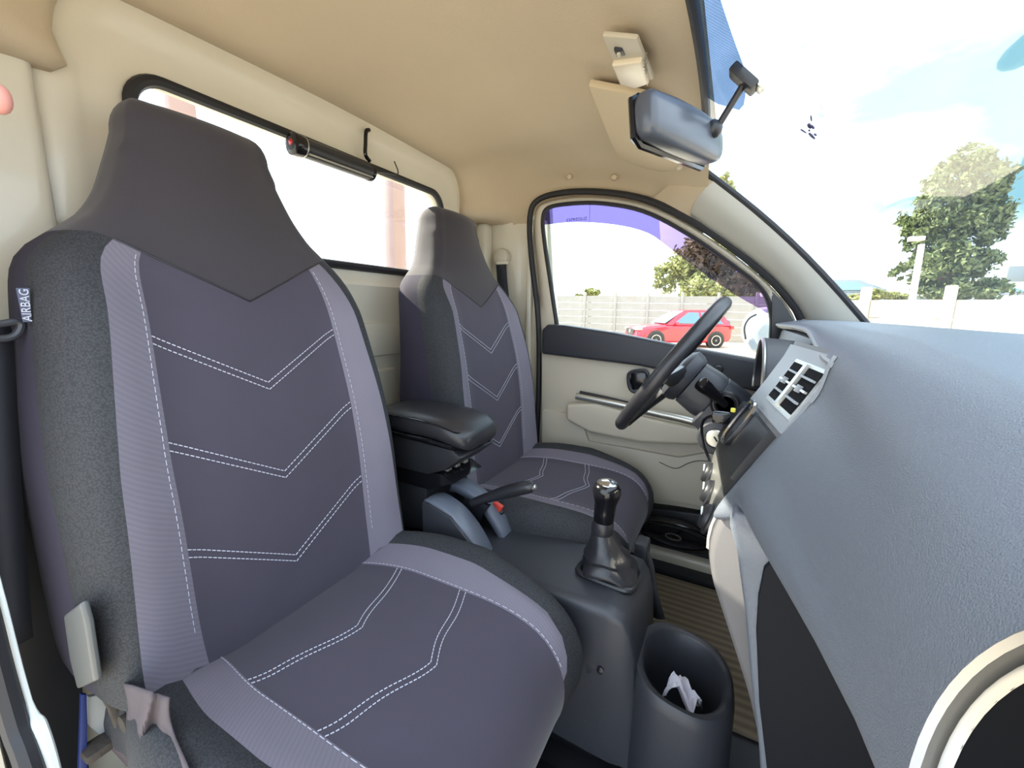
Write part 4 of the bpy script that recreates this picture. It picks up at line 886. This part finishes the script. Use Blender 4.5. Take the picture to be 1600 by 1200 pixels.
# light tube hung across the rear window
lt = thing('light_tube', 'black cylindrical tube with red end lens hung across the rear window', 'light tube', (-0.88, 0.76, 1.33))
t0, t1 = at(462, 226, x=-0.885), at(580, 270, x=-0.885); td = (t1 - t0).normalized()
mk('body', *tube([t0, t0.lerp(t1, 0.5), t1], 0.021, 20), 'black', lt)
mk('end_cap', *lathe(t0 + td * 0.014, -td, [(0.0225, 0), (0.0240, 0.012), (0.0235, 0.022), (0.018, 0.026)], 24), 'gloss', lt)
mk('end_lens', *lathe(t0 - td * 0.0115, -td, [(0.015, 0), (0.014, 0.001), (0.009, 0.002)], 20), 'rubber', lt)
mk('red_element', *lathe(t0 - td * 0.013 + Vector((0.003, 0, 0.001)), -td, [(0.0065, 0), (0.006, 0.002), (0.003, 0.003)], 12), 'redlens', lt)
mk('cap_ring', *lathe(t0 + td * 0.014, td, [(0.0226, 0), (0.0228, 0.002), (0.0216, 0.004)], 24), 'satin', lt)
for off_, mm in ((Vector((0.0145, 0, -0.0145)), 'satin'), (Vector((0.019, 0, 0.006)), 'dashlow')):
    mk('rail_line', *tube([t0 + off_ + td * 0.02, t1 + off_ - td * 0.008], 0.0022, 6), mm, lt)
mk('end_cap', *lathe(t1 - td * 0.01, td, [(0.0220, 0), (0.0225, 0.008), (0.018, 0.012)], 24), 'gloss', lt)
mk('hook', *tube(spl(pxs([(577, 203), (572, 206), (571, 225), (571, 242), (578, 252)], x=-0.898), 4), 0.0052, 6), 'gloss', lt)
mk('tie_wire', *tube(spl(pxs([(582, 268), (600, 270), (618, 273), (622, 268), (616, 252)], x=-0.90), 4), 0.0018, 6), 'black', lt)

# fingertip of the photographer's hand at the left edge: a whole relaxed hand, only the fingertip is in view
tip = at(41, 168, x=-0.62); d = Vector((0.16, 0.96, -0.08)).normalized(); base = tip - d * 0.088
me = bpy.data.meshes.new('hand'); vs = []; es = []; rs = []
def chain(pts, rad, root=None):
    ids = []
    for p, r in zip(pts, rad): vs.append(tuple(p)); rs.append(r); ids.append(len(vs) - 1)
    if root is not None: es.append((root, ids[0]))
    for a, b in zip(ids, ids[1:]): es.append((a, b))
    return ids
dn = Vector((0, 0, -1)); sd = d.cross(dn).normalized()
wrist = base - d * 0.11 + dn * 0.03
w_ids = chain([wrist - d * 0.24 + dn * 0.10, wrist - d * 0.10 + dn * 0.04, wrist, wrist + d * 0.04], [0.036, 0.030, 0.026, 0.030])
for k, (ln, o_) in enumerate(((0.075, 0.0), (0.078, 0.021), (0.070, 0.041), (0.056, 0.060))):
    kb_ = base - d * 0.012 * k - d * 0.02 + dn * o_; back = 0.012 + 0.02 * k
    pts = [kb_, kb_ + d * ln * 0.45 + sd * 0.006 - d * back, kb_ + d * ln * 0.75 + sd * 0.008 - d * back, kb_ + d * ln + sd * 0.006 - d * back]
    if k == 0: pts = [kb_, kb_.lerp(tip, 0.45), kb_.lerp(tip, 0.75), tip - d * 0.006]
    chain(pts, [0.0125, 0.0130, 0.0145, 0.0160] if k == 0 else [0.0115, 0.0105, 0.0100, 0.0095], w_ids[3])
chain([wrist + d * 0.03 - sd * 0.02, wrist + d * 0.06 - sd * 0.035 - dn * 0.02, wrist + d * 0.085 - sd * 0.035 - dn * 0.03], [0.014, 0.011, 0.0085], w_ids[2])
me.from_pydata(vs, es, []); hand = bpy.data.objects.new('person', me); C.objects.link(hand)
md = hand.modifiers.new('skin', 'SKIN'); 
for i, sv_ in enumerate(me.skin_vertices[0].data): sv_.radius = (rs[i], rs[i]); sv_.use_root = (i == 2)
hand.modifiers.new('sub', 'SUBSURF').levels = 2; hand.modifiers['sub'].render_levels = 2; md.use_smooth_shade = True
me.materials.append(M['skin']); tag(hand, 'bare hand of a person, one pink fingertip showing at the left edge', 'person')

# floor-level bits at the bottom left
ss_ = thing('door_sill_plate', 'pale painted door sill edge in the lower left corner', 'sill', (-0.5, 0.1, 0.2))
P = spl([at(-6, 900, y=0.085), at(10, 960, y=0.085), at(30, 1040, y=0.085), at(50, 1110, y=0.085), at(62, 1140, y=0.085), at(75, 1180, y=0.085), at(90, 1240, y=0.085)], 4)
mk('edge_strip', *tube(P, [0.0022] * 12 + [0.003, 0.004, 0.0055, 0.006, 0.006, 0.006, 0.006, 0.006, 0.006, 0.006, 0.006, 0.006, 0.006], 8), 'white', ss_)
mk('sill_rubber', *tube([p + Vector((0.005, -0.012, -0.005)) for p in P], 0.009, 8), 'rubber', ss_)
fd = thing('seat_bracket', 'rusty seat bracket over white floor paint beneath the recliner lever', 'bracket', (-0.6, 0.2, 0.3))
mk('bracket_plate', *prism(pxs([(150, 1080), (175, 1070), (190, 1120), (195, 1150), (180, 1145), (165, 1105)], x=-0.66), (0.012, 0, 0), 0.003), 'rust', fd)
mk('bracket_foot', *rbox(at(152, 1168, x=-0.68), (0.03, 0.03, 0.014), 0.008), 'rust', fd)
mk('floor_patch', *prism(pxs([(134, 1085), (160, 1080), (185, 1150), (165, 1158), (136, 1130)], x=-0.70), (0.008, 0, 0), 0.002), 'offwhite', fd)
mk('blue_strip', *prism(pxs([(124, 1082), (133, 1082), (134, 1210), (120, 1210)], x=-0.69), (0.006, 0, 0), 0.001), 'blue', fd)

# ================================================================== OUTSIDE
# truck bed frame seen through the rear window
hf = thing('headboard_frame', 'pinkish steel load bed frame posts seen through the rear window', 'frame', (-1.25, 0.8, 0.6))
for px, wd in ((616, 0.026), (292, 0.022)):
    p = at(px, 300, x=-1.20); mk('post', *rbox((-1.20, p.y, 1.35), (0.05, wd * 2.6, 1.6), 0.006), 'post', hf)
mk('cross_rail', *rbox((-1.20, 0.8, 0.62), (0.05, 1.5, 0.06), 0.006), 'post', hf)
# exterior mirror on the driver door
om = thing('door_mirror', 'white exterior mirror outside the driver window', 'door mirror', (0.05, 1.66, 0.85))
P = spl(pxs([(1163, 538), (1157, 520), (1160, 500), (1172, 487), (1190, 480), (1215, 485), (1228, 520), (1215, 550), (1185, 553)], y=1.64), 3, True)
mk('mirror_housing', *prism(P, (0.05, 0.10, 0), 0.012, 3), 'white', om)
mk('mirror_rim', *tube(spl(pxs([(1165, 530), (1163, 512), (1170, 498), (1182, 491)], y=1.632), 4), 0.003, 6), 'dashlow', om)
mk('mirror_arm', *tube([at(1172, 532, y=1.632), at(1180, 545, y=1.60), at(1205, 552, y=1.52)], 0.012, 8), 'grey', om)

def car(name, label, paint, loc, rz, body=(4.5, 1.84, 1.66), suv=True):
    t = thing(name, label, 'car', loc); t.rotation_euler.z = rz; OFF[t.name] = Vector((0, 0, 0))
    Lg, Wd, Ht = body; hl = Lg / 2
    st = [(-1.0, 0.36, 0.55, 0.60), (-0.985, 0.30, 0.74, 0.80), (-0.93, 0.24, 0.84, 0.90), (-0.80, 0.22, 0.92, 0.96), (-0.55, 0.22, 0.99, 1.0), (-0.30, 0.22, 1.04, 1.0), (0.0, 0.22, 1.05, 1.0), (0.4, 0.22, 1.06, 1.0), (0.75, 0.24, 1.07, 0.98), (0.92, 0.30, 1.04, 0.93), (0.98, 0.36, 0.98, 0.86), (1.0, 0.42, 0.86, 0.78)]
    rows = []
    for u, z0, z1, w_ in st:
        y = Wd / 2 * w_; x = u * hl
        rows.append([Vector(p) for p in ((x, -y * 0.9, z0), (x, -y * 0.99, z0 + 0.08), (x, -y, (z0 + z1) / 2), (x, -y * 0.96, z1 - 0.10), (x, -y * 0.84, z1 - 0.01), (x, 0, z1 + 0.02), (x, y * 0.84, z1 - 0.01), (x, y * 0.96, z1 - 0.10), (x, y, (z0 + z1) / 2), (x, y * 0.99, z0 + 0.08), (x, y * 0.9, z0))])
    V, F = grid(rows, True, True, True); mk('body', V, F, paint, t, angle=35)
    a0, a1, a2, a3 = -0.42 * hl, -0.02 * hl, 0.72 * hl, 0.94 * hl
    bot, top, yb, yt = 1.0, Ht, Wd / 2 * 0.93, Wd / 2 * 0.68
    rows = [[Vector(p) for p in ((x0, -yb * k, bot), (x1, -yt * k, top - dz), (x1, 0, top - dz + 0.03), (x1, yt * k, top - dz), (x0, yb * k, bot))] for x0, x1, dz, k in ((a0, a1 - 0.05, 0.03, 0.97), (a0 + 0.3, a1 + 0.12, 0.0, 1), ((a1 + a2) / 2, (a1 + a2) / 2, -0.02, 1), (a3 - 0.25, a2 - 0.1, 0.02, 1), (a3, a2 + 0.08, 0.07, 0.97))]
    V, F = grid(rows, False, True, True); mk('cabin', V, F, paint, t, angle=30)
    g = lambda x0, x1, x2, x3, s, y_=None: [Vector((x0, s * (yb * 0.99), 1.07)), Vector((x1, s * (yb * 0.99), 1.07)), Vector((x2, s * (yt + 0.028), top - 0.10)), Vector((x3, s * (yt + 0.028), top - 0.10))]
    for s in (-1, 1):
        mk('side_window', *prism(g(a0 + 0.35, 0.28 * hl, 0.26 * hl, a1 + 0.16, s), (0, s * 0.02, 0.006)), 'carglass', t)
        mk('side_window', *prism(g(0.33 * hl, a3 - 0.42, a2 - 0.25, 0.31 * hl, s), (0, s * 0.02, 0.006)), 'carglass', t)
        for wx in (-0.62 * hl, 0.62 * hl):
            wh = mk('tyre', *lathe((wx, s * (Wd / 2 - 0.20), 0.34), (0, s, 0), [(0.20, 0), (0.33, 0.01), (0.345, 0.05), (0.345, 0.18), (0.33, 0.215), (0.24, 0.22)], 24), 'tyre', t)
            mk('rim', *lathe((wx, s * (Wd / 2 - 0.03), 0.34), (0, s, 0), [(0.235, 0), (0.235, 0.055), (0.20, 0.05), (0.06, 0.03), (0.05, 0.05)], 12), 'satin', wh)
            mk('wheel_arch', *lathe((wx, s * (Wd / 2 - 0.22), 0.36), (0, s, 0), [(0.40, 0), (0.40, 0.225), (0.36, 0.23)], 24), 'black', t)
        mk('headlight', *rbox((-hl * 0.955, s * Wd * 0.37, 0.80), (0.22, 0.36, 0.10), 0.03, 2, Matrix.Rotation(R(-s * 25), 3, 'Z')), 'satin', t)
        mk('tail_light', *rbox((hl * 0.955, s * Wd * 0.42, 0.92), (0.16, 0.22, 0.14), 0.03, 2), 'redlens', t)
        mk('mirror', *rbox((a0 + 0.42, s * (Wd / 2 + 0.06), 1.08), (0.12, 0.20, 0.13), 0.04, 2), paint, t)
    mk('windscreen', *prism([Vector((a0 - 0.01, -yb * 0.86, 1.06)), Vector((a0 - 0.01, yb * 0.86, 1.06)), Vector((a1 - 0.11, yt * 0.88, top - 0.10)), Vector((a1 - 0.11, -yt * 0.88, top - 0.10))], (-0.025, 0, 0.02)), 'carglass', t)
    mk('rear_window', *prism([Vector((a3 + 0.005, -yb * 0.84, 1.12)), Vector((a3 + 0.005, yb * 0.84, 1.12)), Vector((a2 + 0.11, yt * 0.86, top - 0.14)), Vector((a2 + 0.11, -yt * 0.86, top - 0.14))], (0.02, 0, 0.01)), 'carglass', t)
    mk('grille', *prism([Vector((-hl * 0.985, y, z)) for y, z in ((-0.50, 0.80), (0.50, 0.80), (0.42, 0.58), (0.25, 0.50), (-0.25, 0.50), (-0.42, 0.58))], (-0.06, 0, 0), 0.02), 'black', t)
    mk('emblem', *lathe((-hl * 0.985 - 0.06, 0, 0.69), (-1, 0, 0), [(0.085, 0), (0.08, 0.015), (0.05, 0.02)], 20), 'satin', t)
    mk('number_plate', *rbox((-hl - 0.03, 0, 0.42), (0.03, 0.5, 0.12), 0.006, 1), 'white', t)
    mk('bumper', *rbox((-hl * 0.965, 0, 0.30), (0.16, Wd * 0.82, 0.12), 0.04, 2), 'black', t)
    return t
car('parked_car', 'red SUV parked by the concrete wall beyond the driver window', 'carred', (-2.35, 20.9, -0.55), R(33))
# concrete walls of posts and panels
def conc_wall(name, label, p0, p1, bays, height, npan, m, bow=0.0, shift=0.0, taper=None):
    p0, p1 = Vector(p0), Vector(p1); ln = (p1 - p0).length / bays; ang = math.atan2(p1.y - p0.y, p1.x - p0.x)
    t = thing(name, label, 'wall', p0); t.rotation_euler.z = ang; OFF[t.name] = Vector((0, 0, 0))
    ph = height / npan; pm = None; pn = None
    for b in range(bays + 1):
        V, F = rbox((0, 0, 0), (0.14, 0.14, height + 0.2), 0.015, 1)
        if pm is None: o = mk('post', V, F, m, t); pm = o.data
        else: o = link('post', pm, t)
        o.location = (b * ln, 0, (height + 0.2) / 2)
        if b == bays: break
        for k in range(npan):
            if pn is None: o = mk('panel', *rbox((0, 0, 0), (ln - 0.14, 0.05, ph - 0.018), 0.008, 1), m, t); pn = o.data
            else: o = link('panel', pn, t)
            o.location = (b * ln + ln / 2, 0.01 * ((k * 7 + b) % 3), ph * (k + 0.5))
    return t
cw = conc_wall('concrete_wall', 'grey concrete panel wall behind the red car', (-13.5, 24.0, -0.55), (4.5, 26.0, -0.55), 10, 2.45, 6, 'greyconc')
for k in range(3):
    mk('fence_wire', *tube([(9.0 , 0.0, 2.75 + 0.16 * k), (13.0, 0.0, 2.72 + 0.16 * k), (18.0, 0, 2.75 + 0.16 * k)], 0.012, 5), 'rust', cw)
cw2 = conc_wall('concrete_wall', 'pale sunlit concrete panel wall seen through the windscreen', at(1240, 500, y=9.3).xy.to_3d() + Vector((0, 0, -0.55)), at(1640, 500, y=8.4).xy.to_3d() + Vector((0, 0, -0.55)), 3, 1.82, 6, 'concrete')
te = mk('terrace', *rbox((30, 41, 0.2), (56, 58, 1.5), 0.05), 'tar'); tag(te, 'raised pale ground beyond the right hand wall', None, kind='structure')
# cars and building beyond the right hand wall
car('parked_car', 'grey green car with red tail light beyond the wall, left of the big tree', 'cardark', at(1335, 470, y=22.5).xy.to_3d() + Vector((0, 0, 0.95)), R(172), (4.3, 1.75, 1.5))
car('parked_car', 'silver car beyond the wall, right of the big tree', 'carsilver', at(1556, 470, y=24.5).xy.to_3d() + Vector((0, 0, 0.95)), R(176), (4.4, 1.75, 1.48))
wb_ = thing('shed_building', 'long pale building with corrugated roof beyond the big tree', 'building', at(1340, 450, y=46).xy.to_3d() + Vector((0, 0, -0.55)))
bp_ = wb_.location; OFF[wb_.name] = Vector((0, 0, 0))
mk('wall', *rbox((3, 3, 1.6), (22, 6, 3.2), 0.02), 'wallpaint', wb_)
rows = []
for j in range(2):
    rows.append([Vector((-8.2 + 22.6 * i / 180, -0.5 + 4.0 * j, 3.0 + 1.7 * j + 0.05 * math.sin(i * math.pi / 2 * 1.0))) for i in range(181)])
o = mk('roof', *grid(rows), 'roof', wb_, angle=180); 
sg = mk('sign_board', *rbox(at(1597, 428, y=20), (0.7, 0.1, 0.5), 0.02), 'cardark'); tag(sg, 'small dark sign board at the right edge beyond the wall', 'sign')
lp = thing('lamp_post', 'white lamp post standing in front of the big tree', 'lamp post', at(1425, 480, y=12).xy.to_3d() + Vector((0, 0, -0.55)))
b_ = lp.location; q1 = at(1440, 382, y=12)
OFF[lp.name] = -b_
mk('pole', *tube([b_, b_.lerp(Vector((q1.x, 12, q1.z)), 0.5), Vector((q1.x, 12, q1.z))], [0.07, 0.065, 0.055], 10), 'white', lp)
mk('lamp_head', *rbox((q1.x - 0.1, 12, q1.z + 0.12), (0.26, 0.14, 0.09), 0.02), 'lens', lp)
def tree(name, label, blobs, trunk, n, size, m, seed):
    rnd = random.Random(seed); t = thing(name, label, 'tree', trunk[0]); V = []; F = []
    tot = sum(b[1][0] * b[1][1] * b[1][2] for b in blobs) ; 
    for c, r in blobs:
        k = max(60, int(n * (r[0] * r[1] * r[2]) / tot)); c = Vector(c)
        clumps = []
        for _ in range(max(10, k // 45)):
            d = Vector((rnd.gauss(0, 1), rnd.gauss(0, 1), rnd.gauss(0, 1))).normalized() * (rnd.random() ** 0.45)
            clumps.append(c + Vector((d.x * r[0], d.y * r[1], d.z * r[2])))
        for _ in range(k):
            q = rnd.choice(clumps) + Vector((rnd.gauss(0, 1) * r[0], rnd.gauss(0, 1) * r[1], rnd.gauss(0, 1) * r[2])) * 0.11
            u = Vector((rnd.gauss(0, 1), rnd.gauss(0, 1), rnd.gauss(0, 1))).normalized(); v = u.cross(Vector((rnd.gauss(0, 1), rnd.gauss(0, 1), rnd.gauss(0, 1)))).normalized()
            s = size * rnd.uniform(0.6, 1.3); i = len(V)
            V += [q - u * s, q + v * s * 0.45, q + u * s, q - v * s * 0.45]; F.append((i, i + 1, i + 2, i + 3))
    me = bpy.data.meshes.new('foliage'); me.from_pydata([tuple(v) for v in V], [], F); me.materials.append(M[m]); o = link('foliage', me, t); o['kind'] = 'stuff'
    P = [Vector(p) for p in trunk]
    mk('trunk', *tube(P, [0.22, 0.18, 0.12], 8), 'bark', t)
    for k in range(5):
        c = Vector(rnd.choice(blobs)[0]); a = P[1].lerp(P[2], rnd.random()); mk('branch', *tube([a, a.lerp(c, 0.5) + Vector((0, 0, 0.2)), c], [0.09, 0.06, 0.03], 6), 'bark', t)
    return t
YT = 14.0
def tb(px, py, rpx, rpz, y=YT):
    c = at(px, py, y=y); s = -(c - CAM).dot(bk) / 650.0 * 0.86; return (c, (rpx * s, rpx * s * 0.9, rpz * s))
bl = [tb(1475, 300, 42, 42), tb(1540, 290, 38, 45), tb(1515, 250, 40, 32), tb(1450, 350, 40, 40), tb(1525, 350, 48, 45), tb(1555, 320, 26, 50), tb(1480, 410, 55, 40), tb(1430, 390, 22, 26), tb(1500, 450, 60, 26), tb(1535, 410, 34, 24), tb(1405, 425, 18, 14)]
bc = at(1478, 470, y=YT)
tree('broad_tree', 'tall dense tree beyond the pale wall, seen through the windscreen', bl, [(bc.x, YT, -0.55), (bc.x, YT, 0.9), tuple(at(1490, 400, y=YT))], 20000, 0.07, 'leaf', 3)
YU = 30.0
bl = [tb(1085, 410, 45, 42, YU), tb(1130, 400, 40, 40, YU), tb(1045, 435, 30, 26, YU), tb(1110, 450, 60, 28, YU), tb(1165, 440, 40, 36, YU), tb(1135, 330, 26, 38, YU), tb(1130, 295, 20, 22, YU)]
bc = at(1110, 470, y=YU)
tree('broad_tree', 'olive green tree behind the red car beyond the driver window', bl, [(bc.x, YU, -0.55), (bc.x, YU, 1.5), tuple(at(1110, 420, y=YU))], 14000, 0.17, 'leafy', 5)
bl = [tb(925, 458, 14, 7, 34), tb(905, 463, 8, 5, 34)]; bc = at(922, 470, y=34)
tree('small_tree', 'small tree top showing above the grey concrete wall', bl, [(bc.x, 34, -0.55), (bc.x, 34, 0.8), tuple(at(922, 460, y=34))], 900, 0.22, 'leafy', 9)
bl = [tb(1370, 462, 26, 9, 13), tb(1330, 466, 18, 7, 13), tb(1400, 465, 20, 8, 13)]; bc = at(1365, 480, y=13)
tree('shrub', 'low shrub along the top of the pale wall left of the lamp post', bl, [(bc.x, 13, -0.55), (bc.x, 13, 0.5), tuple(at(1365, 468, y=13))], 1500, 0.08, 'leafy', 11)
